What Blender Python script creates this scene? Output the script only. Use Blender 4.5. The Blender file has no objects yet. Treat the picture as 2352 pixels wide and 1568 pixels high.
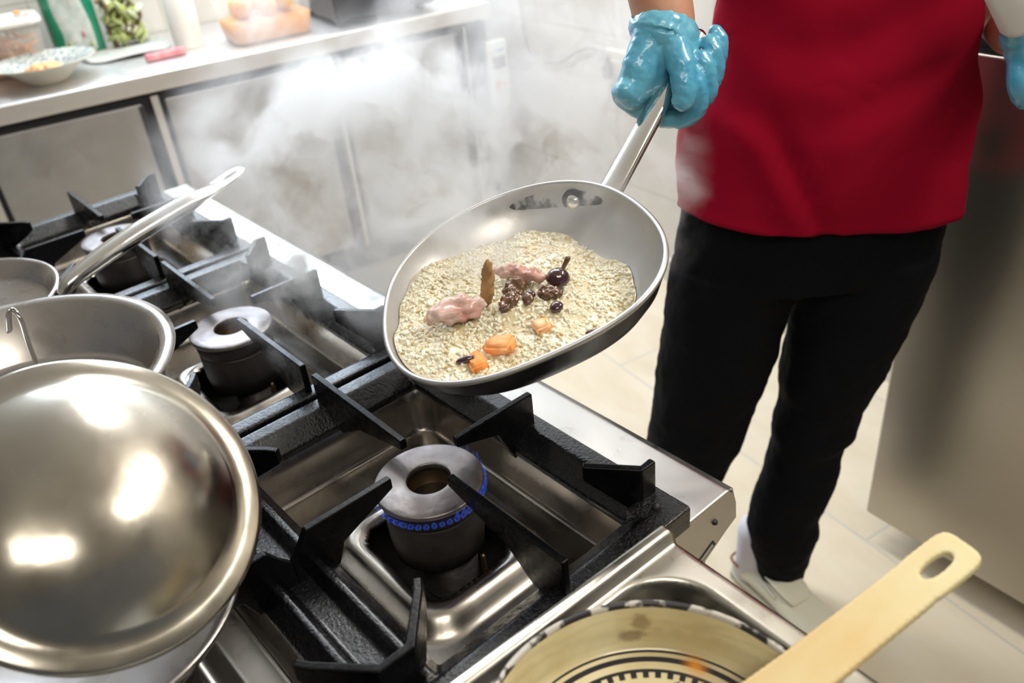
import bpy, bmesh, math, random
import numpy as np
from mathutils import Vector, Matrix
R = math.radians
SC = bpy.context.scene
COL = SC.collection
rng = random.Random(7)

# ------------------------------------------------------------------ camera
CAMZ = 1.47
MX = np.array([[0.65795479, 0.74725712, -0.09328605],
               [0.34888214, -0.41225469, -0.84162184],
               [-0.66736553, 0.52120329, -0.53194961]])
FPX = 1960.0
OC = np.array([0, 0, CAMZ])
cd = bpy.data.cameras.new('camera'); cam = bpy.data.objects.new('camera', cd); COL.objects.link(cam)
mw = Matrix.Identity(4)
for i in range(3):
    mw[i][0] = MX[0][i]; mw[i][1] = -MX[1][i]; mw[i][2] = -MX[2][i]
mw.translation = Vector((0, 0, CAMZ))
cam.matrix_world = mw
cd.sensor_width = 36.0; cd.lens = FPX / 2352 * 36.0; cd.clip_start = 0.02
cd.dof.use_dof = True; cd.dof.focus_distance = 0.93; cd.dof.aperture_fstop = 4.5
SC.camera = cam

# ------------------------------------------------------------------ colour, world, lights
SC.view_settings.view_transform = 'Standard'
SC.view_settings.look = 'None'
SC.view_settings.exposure = -0.85
SC.view_settings.gamma = 1.0
SC.view_settings.use_curve_mapping = False
w = bpy.data.worlds.new('world'); SC.world = w; w.use_nodes = True
w.node_tree.nodes['Background'].inputs[0].default_value = (0.92, 0.94, 0.97, 1)
w.node_tree.nodes['Background'].inputs[1].default_value = 0.30
SC.cycles.use_denoising = True
SC.cycles.max_bounces = 6; SC.cycles.diffuse_bounces = 3; SC.cycles.glossy_bounces = 4; SC.cycles.volume_bounces = 2; SC.cycles.transparent_max_bounces = 12
SC.cycles.sample_clamp_indirect = 6.0
SC.cycles.volume_step_rate = 3.0; SC.cycles.volume_max_steps = 64
SC.cycles.use_adaptive_sampling = True; SC.cycles.adaptive_threshold = .04

def area(name, loc, target, size, size_y, power, color):
    ld = bpy.data.lights.new(name, 'AREA'); ld.shape = 'RECTANGLE'
    ld.size = size; ld.size_y = size_y; ld.energy = power; ld.color = color
    o = bpy.data.objects.new(name, ld); COL.objects.link(o); o.location = loc
    d = Vector(target) - Vector(loc); o.rotation_euler = d.to_track_quat('-Z', 'Y').to_euler()
    o.visible_camera = True
    return o
# daylight from the window over the back counter, ceiling lamps over the aisle and the range
WIN = area('window_daylight', (-3.28, 1.35, 1.95), (-1.0, .6, .9), 1.95, 1.0, 160, (0.70, 0.83, 1.0))
area('ceiling_lamp_aisle', (.15, 1.55, 2.55), (-0.35, 1.1, 0), 1.2, .3, 60, (1.0, 0.94, 0.84))
area('ceiling_lamp_range', (0.55, -0.35, 2.45), (-0.6, .3, .8), 1.0, .4, 24, (1.0, 0.94, 0.82))
area('ceiling_lamp_counter', (-1.9, 1.3, 2.57), (-1.9, 1.3, 0), 1.3, .3, 50, (1.0, 0.98, 0.97))

# ------------------------------------------------------------------ pixel rays (for placing things at their real distance)
FW = MX.T @ np.array([0, 0, 1.0]); FW[2] = 0; FW /= np.linalg.norm(FW)
LAT = np.cross(FW, [0, 0, 1.0])
def ray(u, v): return MX.T @ np.array([u - 1176, v - 784, FPX])
def atz(u, v, z):
    d = ray(u, v); return OC + (z - CAMZ) / d[2] * d
def atD(u, v, D):
    d = ray(u, v); return OC + D / (d @ FW) * d
def PW(l, D, z): return LAT * l + FW * D + np.array([0, 0, z])
def V(p): return Vector((float(p[0]), float(p[1]), float(p[2])))

# ------------------------------------------------------------------ materials
def mat(name, col, rough=.5, metal=0.0, bump=0, bscale=40, var=0, vscale=8, col2=None, coat=0, stretch=None, spec=None,
        rvar=0, trans=0, sss=0, aniso=0, emit=None, estr=0, alpha=None, sheen=0, bdist=.002):
    m = bpy.data.materials.new(name); m.use_nodes = True
    nt = m.node_tree; b = nt.nodes['Principled BSDF']
    b.inputs['Base Color'].default_value = (*col, 1)
    b.inputs['Roughness'].default_value = rough; b.inputs['Metallic'].default_value = metal
    if coat: b.inputs['Coat Weight'].default_value = coat; b.inputs['Coat Roughness'].default_value = .12
    if spec is not None: b.inputs['Specular IOR Level'].default_value = spec
    if trans: b.inputs['Transmission Weight'].default_value = trans
    if sss: b.inputs['Subsurface Weight'].default_value = sss; b.inputs['Subsurface Radius'].default_value = (.02, .008, .004)
    if aniso: b.inputs['Anisotropic'].default_value = aniso
    if emit: b.inputs['Emission Color'].default_value = (*emit, 1); b.inputs['Emission Strength'].default_value = estr
    if alpha is not None: b.inputs['Alpha'].default_value = alpha
    if sheen: b.inputs['Sheen Weight'].default_value = sheen
    tc = nt.nodes.new('ShaderNodeTexCoord'); mp = nt.nodes.new('ShaderNodeMapping')
    nt.links.new(tc.outputs['Object'], mp.inputs[0])
    if stretch: mp.inputs['Scale'].default_value = stretch
    def noise(s, det=4):
        n = nt.nodes.new('ShaderNodeTexNoise'); n.inputs['Scale'].default_value = s; n.inputs['Detail'].default_value = det
        nt.links.new(mp.outputs[0], n.inputs['Vector']); return n
    if bump:
        n = noise(bscale); bp = nt.nodes.new('ShaderNodeBump'); bp.inputs['Strength'].default_value = bump
        bp.inputs['Distance'].default_value = bdist
        nt.links.new(n.outputs['Fac'], bp.inputs['Height']); nt.links.new(bp.outputs[0], b.inputs['Normal'])
    if var:
        n = noise(vscale, 5); r = nt.nodes.new('ShaderNodeValToRGB')
        r.color_ramp.elements[0].position = .5 - .22 ; r.color_ramp.elements[1].position = .5 + .22
        c2 = col2 or tuple(c * (1 - var) for c in col)
        r.color_ramp.elements[0].color = (*c2, 1); r.color_ramp.elements[1].color = (*col, 1)
        nt.links.new(n.outputs['Fac'], r.inputs[0]); nt.links.new(r.outputs[0], b.inputs['Base Color'])
    if rvar:
        n = noise(vscale * 1.7, 6); r = nt.nodes.new('ShaderNodeMapRange')
        r.inputs[1].default_value = .3; r.inputs[2].default_value = .7
        r.inputs[3].default_value = max(.03, rough - rvar); r.inputs[4].default_value = min(1, rough + rvar)
        nt.links.new(n.outputs['Fac'], r.inputs[0]); nt.links.new(r.outputs[0], b.inputs['Roughness'])
    return m

M = {}
M['steel'] = mat('hob_steel', (.53, .52, .495), .33, 1, bump=.06, bscale=60, rvar=.09, vscale=14)
M['pressed'] = mat('pressed_steel', (.50, .465, .42), .27, 1, rvar=.06, vscale=9, var=.15, col2=(.42, .385, .34))
M['brushed'] = mat('brushed_steel', (.74, .72, .70), .46, 1, rvar=.05, vscale=20, stretch=(1, 1, 14))
M['door_steel'] = mat('door_steel', (.46, .455, .455), .46, 1, rvar=.05, vscale=10)
M['fridge_steel'] = mat('fridge_steel', (.46, .43, .385), .32, 1)
M['polished'] = mat('polished_steel', (.72, .70, .67), .10, 1, rvar=.04, vscale=16)
M['lid'] = mat('lid_steel', (.50, .465, .40), .22, 1, rvar=.09, vscale=7, var=.45, col2=(.27, .245, .21), bump=.5, bscale=7, bdist=.003)
M['pot'] = mat('pot_steel', (.52, .49, .47), .28, 1, rvar=.1, vscale=12)
M['iron'] = mat('cast_iron', (.003, .003, .004), .24, 0, bump=1.0, bscale=320, rvar=.10, vscale=60, coat=.28, spec=.5, bdist=.0012)
M['iron_arm'] = mat('cast_iron_arm', (.0025, .0025, .003), .27, 0, bump=.28, bscale=260, rvar=.06, vscale=50, spec=.2, bdist=.0006)
M['cap'] = mat('burner_cap_metal', (.36, .345, .35), .42, .85, bump=.3, bscale=90, var=.5, vscale=22, col2=(.19, .155, .145), rvar=.1)
M['body'] = mat('burner_body_metal', (.060, .052, .048), .5, .6, bump=.4, bscale=80, var=.6, vscale=18, col2=(.02, .018, .018))
M['brass'] = mat('heated_brass', (.24, .16, .09), .4, .9, var=.5, vscale=40)
M['soot'] = mat('soot', (.006, .005, .004), .9, bump=1, bscale=150, bdist=.003)
M['dark'] = mat('dark_gap', (.015, .015, .018), .55)
M['alu'] = mat('pan_aluminium', (.55, .54, .53), .36, .75, bump=.15, bscale=50, var=.35, vscale=9, rvar=.08)
M['panblack'] = mat('pan_black', (.006, .005, .006), .34, 0, bump=.3, bscale=60, spec=.25)
M['red'] = mat('red_cotton', (.275, .0018, .018), .9, spec=.1, bump=.35, bscale=700, sheen=0, bdist=.0005)
M['denim'] = mat('black_denim', (.0035, .0038, .0055), .85, bump=.35, bscale=500, bdist=.0006, spec=.12)
M['skin'] = mat('skin', (.55, .27, .17), .5, bump=.15, bscale=120, sss=.15, var=.15, vscale=20)
M['glove'] = mat('blue_nitrile', (.045, .30, .52), .27, bump=.5, bscale=55, coat=.35, var=.45, vscale=16, col2=(.17, .50, .64), bdist=.003)
M['sock'] = mat('white_sock', (.75, .72, .80), .9, bump=.4, bscale=300)
M['shoe'] = mat('cream_shoe', (.82, .79, .64), .7, bump=.35, bscale=160, bdist=.001)
M['sole'] = mat('shoe_sole', (.55, .52, .42), .7)
M['brown'] = mat('brown_trim', (.22, .09, .03), .6)
M['hair'] = mat('dark_hair', (.02, .014, .01), .6, bump=.6, bscale=90)
M['plaster'] = mat('ceiling_plaster', (.80, .79, .76), .8)
M['wood'] = mat('worn_spatula', (.66, .58, .33), .5, bump=.15, bscale=30, var=.4, vscale=17, col2=(.62, .42, .17), stretch=(1, .5, 1))
M['white'] = mat('white_plastic', (.82, .81, .74), .45)
M['ivory'] = mat('ivory_plastic', (.70, .67, .56), .45)
M['boxwhite'] = mat('control_box_plastic', (.72, .76, .72), .4)
M['screen'] = mat('grey_display', (.16, .13, .15), .3)
M['redsw'] = mat('red_switch', (.60, .03, .03), .4)
M['orangesw'] = mat('orange_light', (.85, .30, .08), .4)
M['bluepr'] = mat('blue_print', (.20, .30, .55), .5)
M['cord'] = mat('grey_cord', (.28, .26, .25), .5)
M['plug'] = mat('dark_plug', (.07, .06, .06), .5)
M['tubm'] = mat('tub_plastic', (.80, .74, .66), .3, alpha=.20)
M['carrot'] = mat('orange_food', (.95, .28, .03), .55, var=.4, vscale=40, col2=(.90, .48, .22), bump=.5, bscale=60)
M['peach'] = mat('prawn_food', (.95, .38, .08), .45, var=.5, vscale=30, col2=(.95, .58, .34), bump=.5, bscale=60)
M['orangey'] = mat('yellow_fruit', (.90, .55, .12), .4)
M['pink'] = mat('pink_plastic', (.66, .16, .19), .5, var=.4, vscale=30, col2=(.75, .42, .42))
M['foil'] = mat('food_wrap', (.58, .57, .51), .35, bump=.5, bscale=12, bdist=.004)
M['leaf'] = mat('salad_leaf', (.36, .45, .08), .5, bump=.5, bscale=50, var=.6, vscale=50, col2=(.70, .72, .38))
M['leafred'] = mat('salad_leaf_red', (.16, .05, .06), .5, var=.5, vscale=40, col2=(.20, .17, .05))
M['leafwhite'] = mat('salad_leaf_pale', (.78, .80, .58), .5)
M['greenbag'] = mat('green_film', (.0, .22, .11), .3, coat=.3)
M['bagprint'] = mat('bag_print', (.42, .50, .46), .35, var=.9, vscale=45, col2=(.62, .64, .58), coat=.4)
M['appl'] = mat('dark_appliance', (.035, .033, .038), .35)
M['mush'] = mat('mushroom_brown', (.16, .075, .035), .25, bump=.3, bscale=60, coat=.5, var=.5, vscale=60)
M['mushdark'] = mat('mushroom_dark', (.045, .012, .016), .10, coat=.9)
M['meat'] = mat('pale_meat', (.70, .54, .47), .4, var=.6, vscale=40, col2=(.42, .17, .13), coat=.3, bump=.4, bscale=80)
M['crust'] = mat('browned_crust', (.50, .30, .12), .5, var=.6, vscale=50, col2=(.22, .11, .04), bump=.5, bscale=80)
M['outlet'] = mat('outlet_plastic', (.74, .74, .62), .4)
M['tinblk'] = mat('enamel_black', (.012, .012, .02), .25, coat=.6)
M['glassm'] = mat('window_glass', (.9, .95, 1), .1, emit=(.80, .90, 1), estr=2.2)
M['lampm'] = mat('lamp_diffuser', (.9, .9, .9), .4, emit=(1, .95, .86), estr=4.0)
M['bagwhite'] = mat('bottle_plastic', (.80, .78, .74), .3, trans=.15)

def nodes_mat(name):
    m = bpy.data.materials.new(name); m.use_nodes = True
    return m, m.node_tree, m.node_tree.nodes['Principled BSDF']
# floor: beige stone-look tiles with thin joints
def tile_mat(name, c1, c2, mortar, sx, sy, rot, rough, streak=(1, 1, 1), msize=.004, axis='XY', nscale=5, off=(0, 0)):
    m, nt, b = nodes_mat(name)
    tc = nt.nodes.new('ShaderNodeTexCoord'); mp = nt.nodes.new('ShaderNodeMapping')
    nt.links.new(tc.outputs['Object'], mp.inputs[0]); mp.inputs['Rotation'].default_value = (0, 0, rot)
    mp.inputs['Location'].default_value = (off[0], off[1], 0)
    sep = nt.nodes.new('ShaderNodeSeparateXYZ'); nt.links.new(mp.outputs[0], sep.inputs[0])
    cmb = nt.nodes.new('ShaderNodeCombineXYZ')
    nt.links.new(sep.outputs['X'], cmb.inputs[0]); nt.links.new(sep.outputs['Y' if axis == 'XY' else 'Z'], cmb.inputs[1])
    bk = nt.nodes.new('ShaderNodeTexBrick'); nt.links.new(cmb.outputs[0], bk.inputs['Vector'])
    bk.offset = .5 if axis == 'XY' else 0; bk.inputs['Scale'].default_value = 1
    bk.inputs['Brick Width'].default_value = sx; bk.inputs['Row Height'].default_value = sy
    bk.inputs['Mortar Size'].default_value = msize; bk.inputs['Mortar Smooth'].default_value = .3
    mp2 = nt.nodes.new('ShaderNodeMapping'); mp2.inputs['Scale'].default_value = streak
    nt.links.new(mp.outputs[0], mp2.inputs[0])
    n = nt.nodes.new('ShaderNodeTexNoise'); n.inputs['Scale'].default_value = nscale; n.inputs['Detail'].default_value = 8
    nt.links.new(mp2.outputs[0], n.inputs['Vector'])
    r = nt.nodes.new('ShaderNodeValToRGB'); r.color_ramp.elements[0].position = .32; r.color_ramp.elements[1].position = .68
    r.color_ramp.elements[0].color = (*c1, 1); r.color_ramp.elements[1].color = (*c2, 1)
    nt.links.new(n.outputs['Fac'], r.inputs[0])
    mx = nt.nodes.new('ShaderNodeMix'); mx.data_type = 'RGBA'
    nt.links.new(bk.outputs['Fac'], mx.inputs[0]); nt.links.new(r.outputs[0], mx.inputs[6]); mx.inputs[7].default_value = (*mortar, 1)
    nt.links.new(mx.outputs[2], b.inputs['Base Color']); b.inputs['Roughness'].default_value = rough
    bp = nt.nodes.new('ShaderNodeBump'); bp.invert = True; bp.inputs['Strength'].default_value = .3; bp.inputs['Distance'].default_value = .002
    nt.links.new(bk.outputs['Fac'], bp.inputs['Height']); nt.links.new(bp.outputs[0], b.inputs['Normal'])
    return m
M['floor'] = tile_mat('floor_tiles', (.67, .57, .415), (.75, .66, .51), (.58, .53, .45), .9, .45, R(5), .42, streak=(1, 2.2, 1))
M['walltile'] = tile_mat('wall_tiles', (.66, .63, .57), (.74, .71, .65), (.56, .53, .44), .42, .25, 0, .25, axis='XZ')

# ------------------------------------------------------------------ object helpers
def empty(name, loc, label=None, cat=None, group=None, rot=0):
    o = bpy.data.objects.new(name, None); COL.objects.link(o); o.location = V(loc); o.rotation_euler = (0, 0, rot)
    o.empty_display_size = .05
    tag(o, label, cat, group); return o
def tag(o, label=None, cat=None, group=None, kind=None):
    if label: o['label'] = label
    if cat: o['category'] = cat
    if group: o['group'] = group
    if kind: o['kind'] = kind
    return o
def setparent(o, p):
    if p is not None:
        o.parent = p
        bpy.context.view_layer.update()
        o.matrix_parent_inverse = p.matrix_world.inverted()
def mesh_obj(name, me, m, parent=None, smooth=True):
    o = bpy.data.objects.new(name, me); COL.objects.link(o)
    for x in (m if isinstance(m, (list, tuple)) else [m]): me.materials.append(M[x] if isinstance(x, str) else x)
    if smooth: me.polygons.foreach_set('use_smooth', [True] * len(me.polygons))
    setparent(o, parent)
    return o
def from_bm(name, bm, m, parent=None, smooth=False, bevel=0, seg=2, sub=0, recalc=True):
    if recalc: bmesh.ops.recalc_face_normals(bm, faces=bm.faces)
    me = bpy.data.meshes.new(name); bm.to_mesh(me); bm.free()
    o = mesh_obj(name, me, m, parent, smooth)
    if bevel:
        b = o.modifiers.new('bevel', 'BEVEL'); b.width = bevel; b.segments = seg; b.limit_method = 'ANGLE'; b.angle_limit = R(35)
        me.polygons.foreach_set('use_smooth', [True] * len(me.polygons)); b.harden_normals = True
    if sub:
        s = o.modifiers.new('sub', 'SUBSURF'); s.levels = sub; s.render_levels = sub
    return o
def from_np(name, verts, faces, m, parent=None, smooth=True):
    me = bpy.data.meshes.new(name)
    me.from_pydata([tuple(map(float, v)) for v in verts], [], [tuple(map(int, f)) for f in faces]); me.update()
    return mesh_obj(name, me, m, parent, smooth)
def bm_box(bm, c, s, rz=0, mtx=None):
    r = bmesh.ops.create_cube(bm, size=1)
    T = Matrix.Translation(V(c)) @ Matrix.Rotation(rz, 4, 'Z') @ Matrix.Diagonal((s[0], s[1], s[2], 1))
    if mtx is not None: T = mtx @ T
    bmesh.ops.transform(bm, matrix=T, verts=r['verts']); return r['verts']
def box(name, c, s, m, parent=None, rz=0, bevel=.003):
    bm = bmesh.new(); bm_box(bm, c, s, rz); return from_bm(name, bm, m, parent, bevel=bevel)
def prism(bm, pts, vec):
    """closed polygon pts (3d) extruded along vec"""
    a = [bm.verts.new(V(p)) for p in pts]; b = [bm.verts.new(V(p) + V(vec)) for p in pts]
    bm.faces.new(a); bm.faces.new(b[::-1]); n = len(pts)
    for i in range(n): bm.faces.new((a[i], b[i], b[(i + 1) % n], a[(i + 1) % n]))
def lathe(bm, prof, seg=48, mtx=None, warp=None, close=False):
    rings = []
    for (r, z) in prof:
        if r < 1e-6: rings.append([bm.verts.new((0, 0, z))])
        else:
            ring = []
            for k in range(seg):
                t = 2 * math.pi * k / seg; q = r * (warp(t) if warp else 1)
                ring.append(bm.verts.new((q * math.cos(t), q * math.sin(t), z)))
            rings.append(ring)
    fs = []
    pairs = list(zip(rings, rings[1:])) + ([(rings[-1], rings[0])] if close else [])
    for a, b in pairs:
        for k in range(seg):
            k2 = (k + 1) % seg
            if len(a) == 1 and len(b) == 1: continue
            if len(a) == 1: fs.append(bm.faces.new((a[0], b[k], b[k2])))
            elif len(b) == 1: fs.append(bm.faces.new((a[k], a[k2], b[0])))
            else: fs.append(bm.faces.new((a[k], a[k2], b[k2], b[k])))
    if mtx is not None: bmesh.ops.transform(bm, matrix=mtx, verts=[v for r_ in rings for v in r_])
    return fs
def lathe_obj(name, prof, m, parent=None, mtx=None, seg=64, warp=None, close=False, loc=None):
    bm = bmesh.new()
    if loc is not None: mtx = Matrix.Translation(V(loc)) @ (mtx or Matrix.Identity(4))
    lathe(bm, prof, seg, mtx, warp, close); return from_bm(name, bm, m, parent, smooth=True)
def tube(bm, pts, rad, seg=12, flat=None, cap=True):
    pts = [V(p) for p in pts]; n = len(pts)
    rad = list(rad) if isinstance(rad, list) else [rad] * n
    up = None; rings = []
    T = [(pts[min(i + 1, n - 1)] - pts[max(i - 1, 0)]).normalized() for i in range(n)]
    up = T[0].orthogonal().normalized() if flat is None else V(flat)
    def ring(c, t, r):
        nonlocal up
        up = (up - t * up.dot(t)).normalized(); s = t.cross(up)
        rx, ry = r if isinstance(r, tuple) else (r, r)
        return [bm.verts.new(c + s * (rx * math.cos(2 * math.pi * k / seg)) + up * (ry * math.sin(2 * math.pi * k / seg))) for k in range(seg)]
    def sc(r, f): return (r[0] * f, r[1] * f) if isinstance(r, tuple) else r * f
    def rr(r): return min(r) if isinstance(r, tuple) else r
    if cap:
        for a in (80, 50, 25): rings.append(ring(pts[0] - T[0] * rr(rad[0]) * math.sin(R(a)), T[0], sc(rad[0], math.cos(R(a)))))
    for i in range(n): rings.append(ring(pts[i], T[i], rad[i]))
    if cap:
        for a in (25, 50, 80): rings.append(ring(pts[-1] + T[-1] * rr(rad[-1]) * math.sin(R(a)), T[-1], sc(rad[-1], math.cos(R(a)))))
    for a, b in zip(rings, rings[1:]):
        for k in range(seg): bm.faces.new((a[k], a[(k + 1) % seg], b[(k + 1) % seg], b[k]))
    bm.faces.new(rings[0][::-1]); bm.faces.new(rings[-1])
def spline(pts, n=6):
    P = [np.array(p, float) for p in pts]; P = [2 * P[0] - P[1]] + P + [2 * P[-1] - P[-2]]; out = []
    for i in range(1, len(P) - 2):
        for k in range(n):
            t = k / n
            out.append(.5 * ((2 * P[i]) + (-P[i - 1] + P[i + 1]) * t + (2 * P[i - 1] - 5 * P[i] + 4 * P[i + 1] - P[i + 2]) * t * t + (-P[i - 1] + 3 * P[i] - 3 * P[i + 1] + P[i + 2]) * t ** 3))
    out.append(P[-2]); return out
def tube_obj(name, pts, rad, m, parent=None, seg=12, flat=None):
    bm = bmesh.new(); tube(bm, pts, rad, seg, flat); return from_bm(name, bm, m, parent, smooth=True)
def blob(bm, c, r, seg=16):
    res = bmesh.ops.create_icosphere(bm, subdivisions=3, radius=1)
    T = Matrix.Translation(V(c)) @ Matrix.Diagonal((r[0], r[1], r[2], 1)) if not isinstance(r, Matrix) else Matrix.Translation(V(c)) @ r
    bmesh.ops.transform(bm, matrix=T, verts=res['verts'])
def remesh(o, vox, smooth=4, fac=.5):
    r = o.modifiers.new('join', 'REMESH'); r.mode = 'VOXEL'; r.voxel_size = vox; r.use_smooth_shade = True
    if smooth:
        s = o.modifiers.new('smooth', 'SMOOTH'); s.iterations = smooth; s.factor = fac
    return o
def displace(o, strength, size, kind='CLOUDS', depth=2):
    t = bpy.data.textures.new(o.name + '_folds', kind); t.noise_scale = size
    if hasattr(t, 'noise_depth'): t.noise_depth = depth
    d = o.modifiers.new('folds', 'DISPLACE'); d.texture = t; d.strength = strength; d.mid_level = .5; d.texture_coords = 'GLOBAL'
def frame_mtx(o, z, x=None):
    z = V(z).normalized(); x = V(x) if x is not None else z.orthogonal()
    x = (x - z * x.dot(z)).normalized(); y = z.cross(x)
    m = Matrix.Identity(4)
    for i in range(3): m[i][0] = x[i]; m[i][1] = y[i]; m[i][2] = z[i]; m[i][3] = float(o[i])
    return m
def perp2(a): return np.array([-a[1], a[0], 0.0])

# ------------------------------------------------------------------ setting
c1 = atz(0, 240, .88); c2 = atz(1111, 3, .88)
CD = (c2 - c1); CD /= np.linalg.norm(CD)             # along the counter
CB = np.array([-CD[1], CD[0], 0.0])                  # towards its back
def CP(s, t, z): return c1 + CD * s + CB * t + np.array([0, 0, z - .88])
wb = np.array([-1.74, 2.085, 0]); WD = np.array([.9962, -.0872, 0.0])   # along the back wall
ang_c = math.atan2(CD[1], CD[0]); ang_w = math.atan2(WD[1], WD[0])
def slab(name, c, s, m, rz=0, kind='structure', bevel=0):
    bm = bmesh.new(); bm_box(bm, (0, 0, 0), s)
    o = from_bm(name, bm, m); o.location = V(c); o.rotation_euler = (0, 0, rz); o['kind'] = kind; return o
slab('floor', (-1.2, .6, -.05), (7.5, 6.5, .1), 'floor', ang_w)
p = wb + WD * 0.6 + np.array([-WD[1], WD[0], 0]) * .05; 
slab('wall_back', p + np.array([0, 0, 1.3]), (6.2, .1, 2.6), 'walltile', ang_w)
p = CP(.6, .70, 1.3); slab('wall_left', p, (5.4, .1, 2.6), 'walltile', ang_c)
slab('ceiling', (-1.2, .6, 2.65), (7.5, 6.5, .1), 'plaster', ang_w)
p = wb + WD * .6 - np.array([-WD[1], WD[0], 0]) * .008
slab('baseboard_back', p + np.array([0, 0, .04]), (5.0, .016, .08), 'walltile', ang_w)
# window above the counter
win = empty('window_1', CP(.95, .64, 2.02)); win['kind'] = 'structure'
def cbox(name, s0, s1, t0, t1, z0, z1, m, parent=None, bevel=.002):
    c = CP((s0 + s1) / 2, (t0 + t1) / 2, (z0 + z1) / 2)
    return box(name, c, (s1 - s0, t1 - t0, z1 - z0), m, parent, ang_c, bevel)
cbox('glass', .0, 2.0, .642, .650, 1.52, 2.53, 'glassm', win, 0)
for (a, b, c, d) in ((-.05, 0, 1.47, 2.58), (2.0, 2.05, 1.47, 2.58), (-.05, 2.05, 1.47, 1.52), (-.05, 2.05, 2.53, 2.58), (.98, 1.02, 1.52, 2.53)):
    cbox('window_frame', a, b, .62, .655, c, d, 'white', win)
WIN.location = V(CP(1.0, .60, 2.02)); WIN.rotation_euler = (V(CP(1.0, -1.8, 1.15)) - V(CP(1.0, .60, 1.95))).to_track_quat('-Z', 'Y').to_euler()
# ceiling lamps (fittings)
for (x, y, sx, sy, lb) in ((.15, 1.55, 1.2, .3, 'long ceiling lamp over the aisle by the tall refrigerator'), (-1.9, 1.3, 1.3, .3, 'long ceiling lamp over the aisle by the back counter')):
    e = empty('ceiling_lamp', (x, y, 2.6), lb, 'lamp')
    box('housing', (x, y, 2.592), (sx + .06, sy + .06, .016), 'white', e)
    box('diffuser', (x, y, 2.581), (sx, sy, .008), 'lampm', e, bevel=0)

# ------------------------------------------------------------------ back counter: refrigerated worktop with doors
L0, L1 = -1.0, 1.60
ct = empty('refrigerated_counter', CP(.3, .3, 0), 'long stainless steel refrigerated counter along the tiled wall behind the steam', 'counter')
cbox('carcass', L0 + .01, L1 - .01, .02, .62, .10, .815, 'dark', ct)
cbox('worktop', L0, L1, -.02, .64, .825, .88, 'brushed', ct, .006)
cbox('plinth', L0 + .03, L1 - .03, .06, .58, 0.0, .10, 'dark', ct)
gaps = [(-.62, -.55), (-.155, -.09), (.367, .432), (.950, 1.005), (1.462, 1.512)]
edges = [L0 + .02] + [x for g in gaps for x in g] + [L1 - .02]
def door_panel(name, s0, s1):
    d = cbox(name, s0, s1, -.002, .02, .125, .795, 'door_steel', ct, .004); return d
prev = L0 + .02
for (a, b) in gaps:
    if a - prev > .1:
        d = door_panel('door', prev + .004, a)
        cbox('door_edge_handle', a - .012, a + .004, -.006, .012, .13, .79, 'appl', d, .002)
    cbox('mullion', a + .030, b - .012, .0, .02, .11, .81, 'brushed', ct, .002)
    prev = b
door_panel('door', prev + .004, L1 - .02) if L1 - prev > .1 else None

# control box with a display on the end of the counter
def onplane(u, v, p, q):
    d = ray(u, v); n = np.array([-(q[1] - p[1]), q[0] - p[0], 0]); return OC + ((p - OC) @ n) / (d @ n) * d
tl = onplane(1128, 102, c1, c2); s_tl = (tl - c1) @ CD
cb = empty('thermostat_box', CP(s_tl, -.03, .6), 'pale thermostat box with grey display and red switch on the counter end', 'control box')
bs0, bs1 = s_tl - .035, s_tl + .045
cbox('housing', bs0, bs1, -.035, -.004, .50, .745, 'boxwhite', cb, .006)
cbox('display', bs0 + .015, bs1 - .012, -.037, -.034, .645, .690, 'screen', cb, .001)
cbox('rocker_switch', bs0 + .018, bs0 + .036, -.041, -.034, .573, .603, 'redsw', cb, .001)
cbox('indicator_light', bs1 - .028, bs1 - .016, -.040, -.034, .580, .595, 'orangesw', cb, .001)
cbox('brand_stripe', bs0 + .024, bs1 - .015, -.0365, -.0345, .708, .716, 'bluepr', cb, 0)
cbox('red_mark', bs0 + .006, bs0 + .014, -.0365, -.0345, .70, .71, 'redsw', cb, 0)

# wall outlet, plug and cord on the back wall
WN = np.array([-WD[1], WD[0], 0.0])
def onwall(u, v): 
    d = ray(u, v); return OC + ((wb - OC) @ WN) / (d @ WN) * d
oc_ = onwall(1437, 158)
ou = empty('wall_outlet', oc_, 'cream double power outlet on the pale tiled wall', 'power outlet')
box('faceplate', oc_ - WN * .008, (.17, .016, .115), 'outlet', ou, ang_w, .003)
box('socket', oc_ - WN * .017 - WD * .04, (.05, .006, .05), 'ivory', ou, ang_w, .002)
box('socket', oc_ - WN * .017 + WD * .04, (.05, .006, .05), 'ivory', ou, ang_w, .002)
pl = onwall(1413, 150) - WN * .035
cordpts = [onwall(u, v) - WN * .012 for u, v in ((1192, -60), (1203, 20), (1212, 80), (1228, 125), (1262, 143), (1300, 138), (1335, 116), (1370, 109), (1398, 120))] + [pl + np.array([0, 0, .03])]
pe = empty('power_cord', pl, 'thin grey cord with a dark plug hanging across the pale tiled wall', 'cord')
tube_obj('cord', spline(cordpts, 5), .0042, 'cord', pe, 8)
tube_obj('plug', [pl + np.array([0, 0, .028]), pl, pl + np.array([.004, 0, -.022])], [.006, .017, .019], 'plug', pe, 12)

# ------------------------------------------------------------------ things on the back counter
def ctop(u, v, tmax=.55):
    p = atz(u, v, .88); return p
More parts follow.
